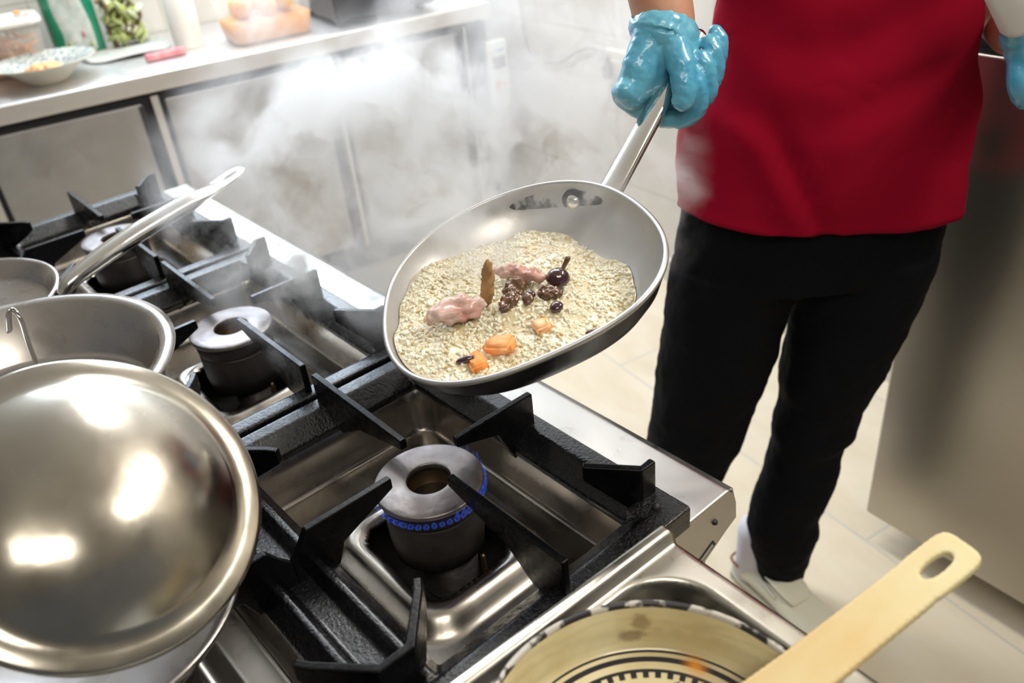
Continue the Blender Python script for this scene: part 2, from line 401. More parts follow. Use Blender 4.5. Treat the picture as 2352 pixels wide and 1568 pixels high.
# patterned bowl-plate with orange food
pc = atz(104, 182, .88); pc = pc + CB * .07
pc = CP(((pc - c1) @ CD) + .01, .175, .88)
bp_ = empty('patterned_bowl', pc, 'wide rimmed ceramic bowl with blue speckled pattern on the counter edge', 'bowl')
mB, nt, b = nodes_mat('speckled_ceramic')
tc = nt.nodes.new('ShaderNodeTexCoord'); vo = nt.nodes.new('ShaderNodeTexVoronoi'); vo.inputs['Scale'].default_value = 95
nt.links.new(tc.outputs['Object'], vo.inputs['Vector'])
r = nt.nodes.new('ShaderNodeValToRGB'); r.color_ramp.elements[0].position = .28; r.color_ramp.elements[0].color = (.12, .20, .32, 1)
r.color_ramp.elements[1].position = .5; r.color_ramp.elements[1].color = (.62, .62, .52, 1)
nt.links.new(vo.outputs['Distance'], r.inputs[0]); nt.links.new(r.outputs[0], b.inputs['Base Color']); b.inputs['Roughness'].default_value = .25
M['speckle'] = mB; M['ceramic'] = mat('cream_ceramic', (.66, .62, .52), .3)
lathe_obj('bowl_outside', [(0, .002), (.055, 0), (.062, .006), (.085, .028), (.112, .048), (.150, .062), (.154, .064), (.1525, .066)], 'ceramic', bp_, loc=pc)
lathe_obj('bowl_inside', [(.1525, .066), (.110, .053), (.078, .032), (.055, .014), (0, .011)], 'speckle', bp_, loc=pc)
fd = []
bm = bmesh.new()
for i in range(26):
    a = rng.random() * 6.28; q = rng.random() ** .5 * .052
    blob(bm, pc + np.array([q * math.cos(a), q * math.sin(a), .028 + .022 * (1 - q / .06) + .008 * rng.random()]), (.016 + .008 * rng.random(), .012, .008))
o = from_bm('prawn_salad', bm, 'peach', None, smooth=True); remesh(o, .004, 2)
tag(o, 'heap of glossy orange food inside the speckled bowl', 'food', kind='stuff')
# tub with orange contents
tb = CP(.045, .40, .88)
te = empty('plastic_tub', tb, 'frosted plastic tub with lid holding shredded orange food behind the speckled bowl', 'tub')
def rrect(hx, hy, r, n=6):
    out = []
    for (sx, sy, a0) in ((1, 1, 0), (-1, 1, 90), (-1, -1, 180), (1, -1, 270)):
        for k in range(n + 1):
            a = R(a0 + 90 * k / n); out.append((sx * (hx - r) + r * math.cos(a), sy * (hy - r) + r * math.sin(a)))
    return out
def loft_rr(bm, secs, mtx, cap0=True, cap1=True):
    rings = []
    for (hx, hy, r, z) in secs:
        rings.append([bm.verts.new(mtx @ Vector((x, y, z))) for x, y in rrect(hx, hy, r)])
    for a, b2 in zip(rings, rings[1:]):
        n = len(a)
        for k in range(n): bm.faces.new((a[k], a[(k + 1) % n], b2[(k + 1) % n], b2[k]))
    if cap0: bm.faces.new(rings[0][::-1])
    if cap1: bm.faces.new(rings[-1])
TC = Matrix.Translation(V(tb)) @ Matrix.Rotation(ang_c, 4, 'Z')
bm = bmesh.new(); loft_rr(bm, [(.118, .085, .03, 0), (.125, .09, .03, .005), (.138, .10, .035, .155), (.134, .097, .033, .155), (.121, .086, .028, .008)], TC); from_bm('tub_body', bm, 'tubm', te, smooth=True)
bm = bmesh.new(); loft_rr(bm, [(.146, .108, .04, .150), (.148, .110, .04, .156), (.146, .108, .04, .166), (.12, .085, .03, .168), (.118, .083, .03, .162), (.05, .04, .02, .162)], TC); from_bm('tub_lid', bm, M['white'], te, smooth=True)
bm = bmesh.new()
for i in range(170):
    x, y, z = rng.uniform(-.105, .105), rng.uniform(-.075, .075), rng.random() ** 1.3 * .10 + .012
    q = TC @ Vector((x, y, z)); d = Vector((rng.uniform(-1, 1), rng.uniform(-1, 1), rng.uniform(-.4, .4))).normalized() * .02
    tube(bm, [q - d, q + d], .0045, 5)
o = from_bm('shredded_carrot', bm, 'carrot', None, smooth=True); tag(o, 'shredded orange carrot filling the frosted tub', 'food', kind='stuff')
for i in range(4):
    x, y = [(-.05, .06), (-.04, -.06), (.0, .0), (.09, .02)][i]; q = TC @ Vector((x, y, .174))
    k_ = [1.3, .8, 1, 1][i]; bm = bmesh.new(); blob(bm, q, (.013 * k_, .008 * k_ if i != 3 else .012, .0065 if i != 2 else .004)); o = from_bm('carrot_scrap', bm, 'carrot', None, smooth=True)
    tag(o, ['larger', 'smallest', 'flattest', 'roundest'][i] + ' orange carrot scrap on the frosted tub lid, ' + ['nearest the wall', 'nearest the speckled bowl', 'in the middle', 'nearest the green packet'][i], 'food', 'carrot scraps on the tub lid')
# dark-handled utensils behind the tub
for i, (u, v) in enumerate(((35, 10), (235, 0))[:1] + ((78, 0),)):
    q = CP(-.05 + .10 * i, .50, .88)
    e = empty('kitchen_knife', q, ['black knife handle standing behind the frosted tub, nearer the picture edge', 'black knife handle standing behind the frosted tub, nearer the green bag'][i], 'knife')
    tube_obj('handle', [q + np.array([0, 0, .17]), q + np.array([0, 0, .30])], [(.011, .015)] * 2, 'appl', e, 10)
    box('blade', q + np.array([0, 0, .085]), (.03, .002, .17), 'polished', e, ang_c, 0)
# green bag with printed panel (packet of salad)
def pillow(bm, mtx, hx, hz, d, nx=14, nz=18, seed=1):
    r2 = random.Random(seed); vs = {}
    ph = [r2.random() * 6 for _ in range(4)]
    for side in (1, -1):
        for i in range(nx + 1):
            for k in range(nz + 1):
                a = i / nx * 2 - 1; c = k / nz * 2 - 1
                t = (1 - a ** 4) * (1 - c ** 4); y = side * d * (t ** .5) * (1 + .12 * math.sin(5 * a + ph[0] + side) * math.cos(4 * c + ph[1]))
                vs[side, i, k] = bm.verts.new(mtx @ Vector((a * hx * (1 - .04 * c * c), y, (c + 1) * hz)))
        for i in range(nx):
            for k in range(nz):
                bm.faces.new((vs[side, i, k], vs[side, i + 1, k], vs[side, i + 1, k + 1], vs[side, i, k + 1]))
gb = CP(.285, .46, .88)
e = empty('salad_packet', gb, 'upright green and clear printed salad packet standing beside the frosted tub', 'packet')
Tg = Matrix.Translation(V(gb)) @ Matrix.Rotation(ang_c, 4, 'Z')
bm = bmesh.new(); pillow(bm, Tg, .080, .15, .035); bmesh.ops.remove_doubles(bm, verts=bm.verts, dist=.0005); from_bm('green_film', bm, 'greenbag', e, smooth=True)
bm = bmesh.new(); pillow(bm, Tg @ Matrix.Translation((0, -.006, .004)), .062, .142, .034); bmesh.ops.remove_doubles(bm, verts=bm.verts, dist=.0005); from_bm('printed_panel', bm, 'bagprint', e, smooth=True)
for (x, z, mm) in ((-.03, .05, 'leaf'), (.02, .075, 'pink'), (.035, .04, 'leaf'), (-.02, .03, 'leafred')):
    bm = bmesh.new(); blob(bm, Tg @ Vector((x, -.041, z)), (.014, .004, .010)); from_bm('printed_leaf', bm, mm, e, smooth=True)
bm = bmesh.new(); blob(bm, Tg @ Vector((0, -.044, .235)), (.032, .005, .022)); from_bm('printed_badge', bm, 'appl', e, smooth=True)
# loose salad leaves in clear bag
sb = CP(.445, .47, .88)
lf = []
bm = bmesh.new()
for i in range(120):
    q = sb + CD * rng.uniform(-.055, .055) + CB * rng.uniform(-.04, .04) + np.array([0, 0, .02 + .17 * rng.random()])
    rr_ = .016 + .014 * rng.random(); t = Matrix.Rotation(rng.random() * 6, 4, 'X') @ Matrix.Rotation(rng.random() * 6, 4, 'Z') @ Matrix.Diagonal((rr_, rr_ * .85, .007, 1))
    n0 = len(bm.faces); blob(bm, q, t)
    mi = rng.choice((0, 0, 0, 1, 2)); bm.faces.ensure_lookup_table()
    for f in bm.faces[n0:]: f.material_index = mi
o = from_bm('salad_leaves', bm, ['leaf', 'leafred', 'leafwhite'], None, smooth=True)
displace(o, .012, .03)
tag(o, 'heap of curly green, white and red salad leaves beside the green packet', 'salad', kind='stuff')
# food wrap sheet
fo = atz(292, 118, .884)
bm = bmesh.new(); n = 16; g = {}
for i in range(n + 1):
    for k in range(n + 1):
        a, c = i / n * 2 - 1, k / n * 2 - 1
        rr_ = 1 / max(1, (abs(a) ** 3 + abs(c) ** 3) ** (1 / 3))
        q = fo + CD * (a * .14 * rr_) + CB * (c * .12 * rr_)
        g[i, k] = bm.verts.new((q[0], q[1], .8845 + .006 * math.sin(3 * a + 2 * c) * math.cos(4 * c) + .006))
for i in range(n):
    for k in range(n): bm.faces.new((g[i, k], g[i + 1, k], g[i + 1, k + 1], g[i, k + 1]))
o = from_bm('plastic_wrap', bm, 'foil', None, smooth=True); so = o.modifiers.new('t', 'SOLIDIFY'); so.thickness = .002
tag(o, 'crumpled sheet of pale plastic wrap on the steel counter', 'plastic wrap')
# pink strip
q = atz(380, 124, .893); 
bm = bmesh.new(); bm_box(bm, q, (.125, .035, .02), ang_c + R(4)); o = from_bm('meat_strip', bm, 'pink', None, bevel=.004)
tag(o, 'short pink slab lying on the counter beside the white roll', 'food')
# white cylinder roll
q = CP(.60, .27, .88)
e = empty('paper_roll', q, 'tall plain white roll standing on the steel counter', 'roll')
lathe_obj('roll', [(0, 0), (.048, 0), (.0485, .003), (.0485, .30), (.02, .302), (.02, .29)], 'white', e, loc=q)
# clear basin of orange food
q = CP(.845, .17, .88)
e = empty('clear_container', q, 'clear gastronorm container with orange and yellow food on the counter behind the steam', 'container')
Tq = Matrix.Translation(V(q)) @ Matrix.Rotation(ang_c, 4, 'Z')
M['clearp'] = mat('clear_plastic', (.80, .76, .70), .2, alpha=.16)
bm = bmesh.new(); loft_rr(bm, [(.13, .09, .03, 0), (.15, .10, .03, .15), (.165, .115, .035, .152), (.165, .115, .035, .157), (.147, .098, .03, .155), (.128, .088, .028, .004)], Tq); from_bm('container_body', bm, 'clearp', e, smooth=True)
for i in range(9):
    x, y = (i % 3 - 1) * .075 + rng.uniform(-.01, .01), (i // 3 - 1) * .045
    bm = bmesh.new(); blob(bm, Tq @ Vector((x, y, .10 + rng.uniform(0, .02))), (.042, .030, .032))
    o = from_bm('fruit', bm, ['peach', 'carrot', 'orangey', 'peach'][i % 4], None, smooth=True); displace(o, .01, .03)
    tag(o, ('orange', 'deep orange', 'yellow', 'pale orange')[i % 4] + ' piece of food in the clear container, ' + ('front', 'middle', 'back')[i // 3] + ' row, ' + ('end nearest the white roll', 'centre of the row', 'end nearest the dark appliance')[i % 3], 'food', 'orange pieces in the clear container')
bm = bmesh.new(); loft_rr(bm, [(.128, .088, .03, .006), (.138, .092, .03, .07)], Tq); o = from_bm('orange_puree', bm, 'peach', None, smooth=True); tag(o, 'layer of orange food at the bottom of the clear container', 'food', kind='stuff')
# dark appliance
q = CP(1.42, .28, .88)
e = empty('countertop_appliance', q, 'dark countertop appliance with a pale top at the far end of the counter', 'appliance')
cbox('casing', 1.05, 1.42, .05, .44, .90, 1.10, 'appl', e, .01)
for a in (1.08, 1.39):
    for c in (.12, .42): cbox('foot', a - .012, a + .012, c - .012, c + .012, .88, .902, 'plug', e, .002)
cbox('top_plate', 1.07, 1.40, .08, .42, 1.10, 1.115, 'white', e, .004)
cbox('grip_bar', 1.12, 1.35, .015, .030, 1.00, 1.015, 'polished', e, .004)

# ------------------------------------------------------------------ tall refrigerator behind the person
fa = atz(1987, 1176, .08); fb = atz(2352, 1393, .08); FD = fb - fa; FD /= np.linalg.norm(FD); FN = np.array([-FD[1], FD[0], 0])
ang_f = math.atan2(FD[1], FD[0])
fr = empty('upright_refrigerator', fa + FD * .4 + FN * .3, 'tall brushed steel two door refrigerator standing behind the person in red', 'refrigerator')
def fbox(name, s0, s1, t0, t1, z0, z1, m, parent, bevel=.004):
    c = fa + FD * (s0 + s1) / 2 + FN * (t0 + t1) / 2; c = np.array([c[0], c[1], (z0 + z1) / 2])
    return box(name, c, (s1 - s0, t1 - t0, z1 - z0), m, parent, ang_f, bevel)
fbox('cabinet', .005, .78, .055, .50, .09, 1.95, 'brushed', fr)
fbox('door_seal', .01, .775, .035, .055, .10, 1.94, 'dark', fr)
dlo = fbox('door', 0, .785, 0, .035, .082, 1.078, 'fridge_steel', fr, .006)
dup_ = fbox('door', 0, .785, 0, .035, 1.106, 1.95, 'fridge_steel', fr, .006)
fbox('door_lip', .0, .785, .028, .05, .068, .086, 'brushed', dlo, .003)
for (a, b) in ((.07, .14), (.70, .14), (.04, .45), (.72, .45)):
    q = fa + FD * a + FN * b; lathe_obj('foot', [(0, 0), (.022, 0), (.024, .004), (.016, .02), (.016, .092), (0, .092)], 'plug', fr, loc=(q[0], q[1], 0), seg=20)
for z in (.34, .46):
    fbox('hinge', -.010, .002, .030, .045, z, z + .03, 'brown', fr, .002)

# ------------------------------------------------------------------ gas range
G = .87; TP = .841
YC = .180; CELL_Y = (.343, .017); CX = (-.607, -1.083, -1.560)
X0, X1 = -1.815, -.393; Y0, Y1 = -.216, .578
rg = empty('gas_range', (-1.1, .18, 0), 'long stainless steel six burner gas range with pressed wells in the foreground', 'range')
def smooth01(t): t = np.clip(t, 0, 1); return t * t * (3 - 2 * t)
def rbox_sdf(x, y, cx, cy, hx, hy, r):
    qx = np.abs(x - cx) - hx + r; qy = np.abs(y - cy) - hy + r
    return np.hypot(np.maximum(qx, 0), np.maximum(qy, 0)) + np.minimum(np.maximum(qx, qy), 0) - r
nx, ny = 400, 224
xs = np.linspace(X0, X1, nx); ys = np.linspace(Y0, Y1, ny); XX, YY = np.meshgrid(xs, ys, indexing='ij')
ZZ = np.full_like(XX, TP); HOLE = np.zeros_like(XX, bool)
for cx in CX:
    for cy in CELL_Y:
        d = rbox_sdf(XX, YY, cx - .002, cy - .008, .196, .138, .035)
        ZZ = np.minimum(ZZ, TP - .060 * smooth01((-d + .004) / .016))
        m = d < 0
        d2 = rbox_sdf(XX, YY, cx + .006, cy - .009, .106, .088, .045)
        bump_ = .019 * smooth01((-d2 + .006) / .028)
        ZZ = np.where(m, ZZ + bump_, ZZ)
        d3 = rbox_sdf(XX, YY, cx + .006, cy - .009, .069, .053, .026) + .0009 * np.sin(XX * 910) * np.cos(YY * 770 + 1)
        HOLE |= (d3 < 0)
        ZZ = np.where(d3 < .012, ZZ - .006 * smooth01((.012 - d3) / .012), ZZ)
dx = (YY - (Y1 - .004)); ZZ = np.where(dx > 0, ZZ - dx * 1.2, ZZ)
idx = np.arange(nx * ny).reshape(nx, ny); verts = np.stack([XX, YY, ZZ], -1).reshape(-1, 3)
q = np.stack([idx[:-1, :-1], idx[1:, :-1], idx[1:, 1:], idx[:-1, 1:]], -1).reshape(-1, 4)
hm = (HOLE[:-1, :-1] | HOLE[1:, 1:]).reshape(-1); q = q[~hm]
o = from_np('hob_top', verts, q, 'pressed', rg)
# give the table its own brushed finish, the wells the darker pressed one
o.data.materials.append(M['steel'])
fz = verts[q].mean(1)[:, 2]; o.data.polygons.foreach_set('material_index', (fz > TP - .004).astype(int).tolist())
so = o.modifiers.new('sheet', 'SOLIDIFY'); so.thickness = .0015; so.offset = -1
# body under the top
bm = bmesh.new()
prof = [(Y1 - .002, TP - .002), (.586, .815), (.588, .792), (.571, .784), (.536, .764), (.520, .70), (.520, .16), (Y0 + .002, .16), (Y0 + .002, .772), (Y0 + .03, .772)]
bot = [(X0, y, z) for y, z in [(.588, .792), (.586, .815), (.578, .839), (.574, .839), (.574, .70)] ]
def yz_prism(bm, pts, xa, xb): prism(bm, [(xa, y, z) for y, z in pts], (xb - xa, 0, 0))
yz_prism(bm, [(.5795, .8395), (.586, .815), (.588, .792), (.571, .784), (.536, .764), (.530, .764), (.530, .60), (.527, .60), (.527, .768), (.566, .787), (.584, .797), (.581, .815), (.5755, .8365)], X0, X1 - .0005)
from_bm('front_fascia', bm, 'steel', rg, smooth=False, bevel=0)
bm = bmesh.new()
yz_prism(bm, [(.5785, .8395), (.586, .815), (.588, .792), (.571, .784), (.536, .764), (.53, .74), (.53, .16), (Y0, .16), (Y0, .8395)], X1 - .002, X1)
o = from_bm('side_panel', bm, 'steel', rg)
bm = bmesh.new(); yz_prism(bm, [(.5785, .8395), (.53, .74), (.53, .16), (Y0, .16), (Y0, .8395)], X0 - .002, X0); from_bm('side_panel', bm, 'steel', rg)
bm = bmesh.new(); yz_prism(bm, [(Y0, .8395), (Y0, .16), (Y0 + .002, .16), (Y0 + .002, .8395)], X0, X1); from_bm('back_panel', bm, 'steel', rg)
box('drip_tray', ((X0 + X1) / 2, YC - .01, .735), (X1 - X0 - .01, .70, .006), 'soot', rg, bevel=0)
box('oven_body', ((X0 + X1) / 2, YC - .03, .42), (X1 - X0 - .006, .70, .50), 'steel', rg, bevel=.004)
for x in (X0 + .08, X1 - .08):
    for y in (Y0 + .08, .45):
        lathe_obj('leg', [(0, 0), (.03, 0), (.03, .01), (.02, .02), (.02, .175), (0, .175)], 'steel', rg, loc=(x, y, 0), seg=24)
for i in range(6):
    x = X0 + .14 + i * (X1 - X0 - .28) / 5
    k = tube_obj('control_knob', [(x, .532, .68), (x, .562, .684)], [.026, .022], 'appl', rg, 20)
# screw hole and slot in the side panel
e_ = tube_obj('screw_hole', [(X1 - .0004, .549, .8125), (X1 + .0006, .549, .8125)], .0034, 'dark', rg, 14)
bm = bmesh.new(); prism(bm, [(X1 + .0003, .548, .786), (X1 + .0003, .552, .779), (X1 + .0003, .528, .768), (X1 + .0003, .520, .772)], (.0006, 0, 0)); from_bm('slot', bm, 'dark', rg)
bm = bmesh.new(); prism(bm, [(X1 + .0006, .5455, .7836), (X1 + .0006, .5480, .7795), (X1 + .0006, .530, .7706), (X1 + .0006, .525, .7735)], (.0006, 0, 0)); from_bm('slot_flap', bm, 'steel', rg)

# ---- cast iron pan supports
def bar_x(bm, x0, x1, prof, ybase, sgn):       # bar running along X; prof in (t from outer, dz)
    prism(bm, [(x0, ybase + sgn * t, G + dz) for t, dz in prof], (x1 - x0, 0, 0))
def bar_y(bm, y0, y1, prof, xbase, sgn):
    prism(bm, [(xbase + sgn * t, y0, G + dz) for t, dz in prof], (0, y1 - y0, 0))
BP = [(0, -.028), (0, -.004), (.002, 0), (.022, 0), (.024, -.001), (.046, -.019), (.046, -.028)]
HB = [(-.041, -.028), (-.041, -.020), (-.027, -.001), (-.025, 0), (-.020, 0), (-.018, -.002), (-.012, -.015), (.012, -.015), (.018, -.002), (.020, 0), (.025, 0), (.027, -.001), (.041, -.020), (.041, -.028)]
TH = .0085
def plate_path(bm, path, zbot, th=TH, slant=0.0, z1=G + .040):
    """vertical plate following a plan path; zbot gives lower z at each path point"""
    n = len(path); P2 = [np.array(p, float) for p in path]; L = []; Rr = []
    for i in range(n):
        t = P2[min(i + 1, n - 1)] - P2[max(i - 1, 0)]; t /= np.linalg.norm(t); nn = np.array([-t[1], t[0]])
        f = 1.0
        if 0 < i < n - 1:
            t0 = P2[i] - P2[i - 1]; t0 /= np.linalg.norm(t0); f = 1 / max(.5, float(np.array([-t0[1], t0[0]]) @ nn))
        L.append(P2[i] + nn * th / 2 * f); Rr.append(P2[i] - nn * th / 2 * f)
    col = []
    for i in range(n):
        col.append([bm.verts.new((*L[i], zbot[i])), bm.verts.new((*L[i], z1)), bm.verts.new((*Rr[i], z1)), bm.verts.new((*Rr[i], zbot[i]))])
    for a, b2 in zip(col, col[1:]):
        for k in range(4): bm.faces.new((a[k], a[(k + 1) % 4], b2[(k + 1) % 4], b2[k]))
    bm.faces.new(col[0][::-1]); bm.faces.new(col[-1])
def make_grate(i, label):
    cx = CX[i]; xa, xb = cx - .236, cx + .219 if i == 0 else cx + .232
    ya, yb = YC - .323, YC + .323
    t = empty('pan_support_grate', (cx, YC, TP), label, 'grate', 'cast iron grates on the gas range')
    bm = bmesh.new()
    bar_x(bm, xa, xb, BP, yb, -1); bar_x(bm, xa, xb, BP, ya, 1)
    bar_y(bm, ya, yb, BP, xa, 1); bar_y(bm, ya, yb, BP, xb, -1)
    bar_x(bm, xa + .03, xb - .03, HB, YC, 1)
    for (x, y) in ((xa + .02, ya + .02), (xa + .02, yb - .02), (xb - .02, ya + .02), (xb - .02, yb - .02)):
        bm_box(bm, (x, y, G - .030), (.03, .03, .012))
    for (x, y) in ((xa + .023, ya + .023), (xa + .023, yb - .023), (xb - .023, ya + .023), (xb - .023, yb - .023)):
        bm_box(bm, (x, y, G - .0135), (.0455, .0455, .026))
    fr_o = from_bm('frame', bm, 'iron', t, smooth=True); remesh(fr_o, .0021, 1)
    for (x, y) in ((xb - .024, yb - .024), (xb - .024, ya + .024)): tube_obj('casting_hole', [(x, y, G - .001), (x, y, G + .0002)], .0048, 'dark', t, 14)
    for cy, sg in ((CELL_Y[0], 1), (CELL_Y[1], -1)):
        yo = yb if sg > 0 else ya
        def arm(pts_zb): 
            b_ = bmesh.new(); plate_path(b_, [p for p, z in pts_zb], [z for p, z in pts_zb]); from_bm('support_arm', b_, 'iron_arm', t, bevel=.0016)
        zt = G + .028; zb = G - .022
        # front and back arms
        arm([((cx + .043, cy), zt), ((cx + .060, cy), zt - .004), ((cx + .130, cy), G + .006), ((cx + .165, cy), zb), ((xb - .010, cy), zb)])
        arm([((cx - .038, cy), zt), ((cx - .056, cy), zt - .004), ((cx - .130, cy), G + .006), ((cx - .175, cy), zb), ((xa + .008, cy), zb)])
        # arm from the outer long bar
        arm([((cx, cy + sg * .040), zt), ((cx, cy + sg * .056), zt - .004), ((cx, cy + sg * .095), G + .012), ((cx, cy + sg * .115), zb - .012), ((cx, yo - sg * .012), zb)])
        # arm from the middle channel, sloping down to meet its twin across the channel
        b_ = bmesh.new()
        yl = cy - sg * .044; yk = cy - sg * .142; ym = YC
        prism(b_, [(cx - TH / 2, yl, G + .040), (cx - TH / 2, yk, G + .040), (cx - TH / 2, yk - sg * .012, G + .022), (cx - TH / 2, ym, G + .012), (cx - TH / 2, ym, G - .016), (cx - TH / 2, cy - sg * .118, G - .024),
                   (cx - TH / 2, cy - sg * .108, G + .000), (cx - TH / 2, yl, G + .028)], (TH, 0, 0))
        from_bm('support_arm', b_, 'iron_arm', t, bevel=.0016)
        # corner wings
        for sx in (1, -1):
            xo = cx + sx * .176
            b_ = bmesh.new()
            plate_path(b_, [(xo - sx * .046, cy + sg * .100), (xo - sx * .036, cy + sg * .108), (xo, cy + sg * .136), (xo, cy + sg * .153)],
                       [G + .022, G + .012, zb, zb]); from_bm('corner_wing', b_, 'iron_arm', t, bevel=.002)
    for sx in (1, -1):
        xo = cx + sx * .182
        b_ = bmesh.new()
        plate_path(b_, [(xo - sx * .054, CELL_Y[1] + .102), (xo - sx * .042, CELL_Y[1] + .110), (xo, YC - .015), (xo, YC + .015), (xo - sx * .042, CELL_Y[0] - .110), (xo - sx * .054, CELL_Y[0] - .102)],
                   [G + .022, G + .012, zb, zb, G + .012, G + .022]); from_bm('corner_wing', b_, 'iron_arm', t, bevel=.002)
    return t
make_grate(0, 'black cast iron grate around the lit burner, nearest the steel tray')
make_grate(1, 'black cast iron grate in the middle, carrying the deep steel pot')
make_grate(2, 'black cast iron grate furthest from the tray, under the small long-handled pan')

# ---- burners
def make_burner(cx, cy, label, lit=False):
    e = empty('gas_burner', (cx, cy, .738), label, 'burner', 'round burners of the range')
    lathe_obj('cap', [(.0235, .871), (.0235, .8782), (.0238, .8790), (.0250, .8794), (.030, .8794), (.040, .8792), (.050, .8788), (.0565, .8785), (.0578, .8780), (.0583, .8768), (.0583, .8735), (.0575, .8722), (.052, .8715)], 'cap', e, loc=(cx, cy, 0), close=True)
    lathe_obj('flame_ring', [(.0245, .8715), (.0530, .8715), (.0540, .869), (.0535, .858), (.0525, .852), (.0515, .851), (.0245, .851)], 'body', e, loc=(cx, cy, 0), close=True)
    lathe_obj('inner_sleeve', [(.0243, .872), (.0243, .846), (.021, .845), (.012, .847), (0, .848)], 'brass', e, loc=(cx, cy, 0))
    bm = bmesh.new(); lathe(bm, [(0, .852), (.0520, .852), (.0525, .848), (.0520, .812), (.0500, .792), (.040, .787), (.0, .787)], 48, Matrix.Translation((cx, cy, 0)))
    lathe(bm, [(0, .80), (.030, .80), (.028, .745), (.036, .742), (.036, .738), (0, .738)], 32, Matrix.Translation((cx + .012, cy + .004, 0)))
    from_bm('burner_body', bm, 'body', e, smooth=True)
    bm = bmesh.new()
    for k in range(44):
        a = 2 * math.pi * k / 44; c_, s_ = math.cos(a), math.sin(a)
        tube(bm, [(cx + c_ * .0532, cy + s_ * .0532, .8655), (cx + c_ * .0543, cy + s_ * .0543, .8655)], .0012, 6, cap=False)
    o = from_bm('gas_ports', bm, 'dark', e, smooth=False)
    tube_obj('igniter', [(cx + .062, cy + .012, .745), (cx + .062, cy + .012, .80)], .0028, 'brass', e, 10)
    if lit:
        mf = bpy.data.materials.new('blue_flame'); mf.use_nodes = True; nt = mf.node_tree; nt.nodes.clear()
        out = nt.nodes.new('ShaderNodeOutputMaterial'); ad = nt.nodes.new('ShaderNodeAddShader'); tr = nt.nodes.new('ShaderNodeBsdfTransparent'); em = nt.nodes.new('ShaderNodeEmission')
        em.inputs[0].default_value = (.03, .13, 1, 1)
        lw = nt.nodes.new('ShaderNodeLayerWeight'); lw.inputs[0].default_value = .35; mr = nt.nodes.new('ShaderNodeMath'); mr.operation = 'MULTIPLY'; mr.inputs[1].default_value = .38
        nt.links.new(lw.outputs['Facing'], mr.inputs[0]); nt.links.new(mr.outputs[0], em.inputs[1])
        nt.links.new(tr.outputs[0], ad.inputs[0]); nt.links.new(em.outputs[0], ad.inputs[1]); nt.links.new(ad.outputs[0], out.inputs[0])
        M['flame'] = mf
        r3 = random.Random(3)
        bm = bmesh.new()
        for k in range(44):
            a = 2 * math.pi * k / 44; c_, s_ = math.cos(a), math.sin(a); h = .0035 + .003 * r3.random()
            if math.cos(a - R(60)) > .35: h *= 2.6
            def q_(r_, z): return (cx + c_ * r_, cy + s_ * r_, z)
            tube(bm, [q_(.0535, .8645), q_(.0560, .8635), q_(.0585, .8650 + h * .2), q_(.0605, .8660 + h)], [.0017, .0030, .0028, .0007], 8)
        from_bm('flame', bm, 'flame', e, smooth=True)
    return e
labs = [('lit burner with blue flames, nearest the steel tray on the aisle side', 'unlit burner beside the deep pot on the aisle side'), ]
make_burner(CX[0], CELL_Y[0], 'round burner with a ring of blue flames, nearest the steel tray', True)
make_burner(CX[1], CELL_Y[0], 'unlit round burner with pale cap beside the deep steel pot')
make_burner(CX[2], CELL_Y[0], 'unlit round burner under the long steel pan handle')
for i, n_ in enumerate(('under the lidded pot', 'under the deep steel pot', 'under the small long-handled pan')):
    make_burner(CX[i], CELL_Y[1], 'round range burner hidden ' + n_)

# ------------------------------------------------------------------ pots on the range
PZ = G + .0405
def vessel(name, label, cat, c, Rr, h, mi, wall=.0025, rimw=.006, seg=96):
    e = empty(name, (c[0], c[1], PZ), label, cat)
    rb = Rr - .012
    prof = [(0, 0), (rb - .008, 0), (rb - .002, .002), (rb, .008), (Rr, h - .006), (Rr + rimw * .6, h - .003), (Rr + rimw, h), (Rr + rimw * .5, h + .0025), (Rr - wall, h), (rb - wall, .010), (rb - .010, .0045), (0, .004)]
    lathe_obj('pot_body', prof, mi, e, loc=(c[0], c[1], PZ), seg=seg)
    return e
# deep pot
p2 = (-.985, .040); R2 = .196
e = vessel('steel_pot', 'wide open stainless steel pot on the middle grate behind the lid', 'pot', p2, R2 - .014, .078, 'pot', rimw=.017)
# lidded pot (front left)
p1 = (-.628, .012); R1 = .124
e1 = vessel('steel_saucepot', 'low stainless steel pot under the tilted domed lid', 'pot', p1, R1, .027, 'pot', rimw=.003)
for sgn in (1, -1):
    a = R(-30) if sgn > 0 else R(150)
    d = np.array([math.cos(a), math.sin(a), 0]); n_ = perp2(d); cc = np.array([p1[0], p1[1], PZ + .016])
    tube_obj('side_handle', spline([cc + d * (R1 - .002) + n_ * .035, cc + d * (R1 + .03) + n_ * .030 + [0, 0, .008], cc + d * (R1 + .038) + [0, 0, .010], cc + d * (R1 + .03) - n_ * .030 + [0, 0, .008], cc + d * (R1 - .002) - n_ * .035], 5), .004, 'polished', e1, 10)
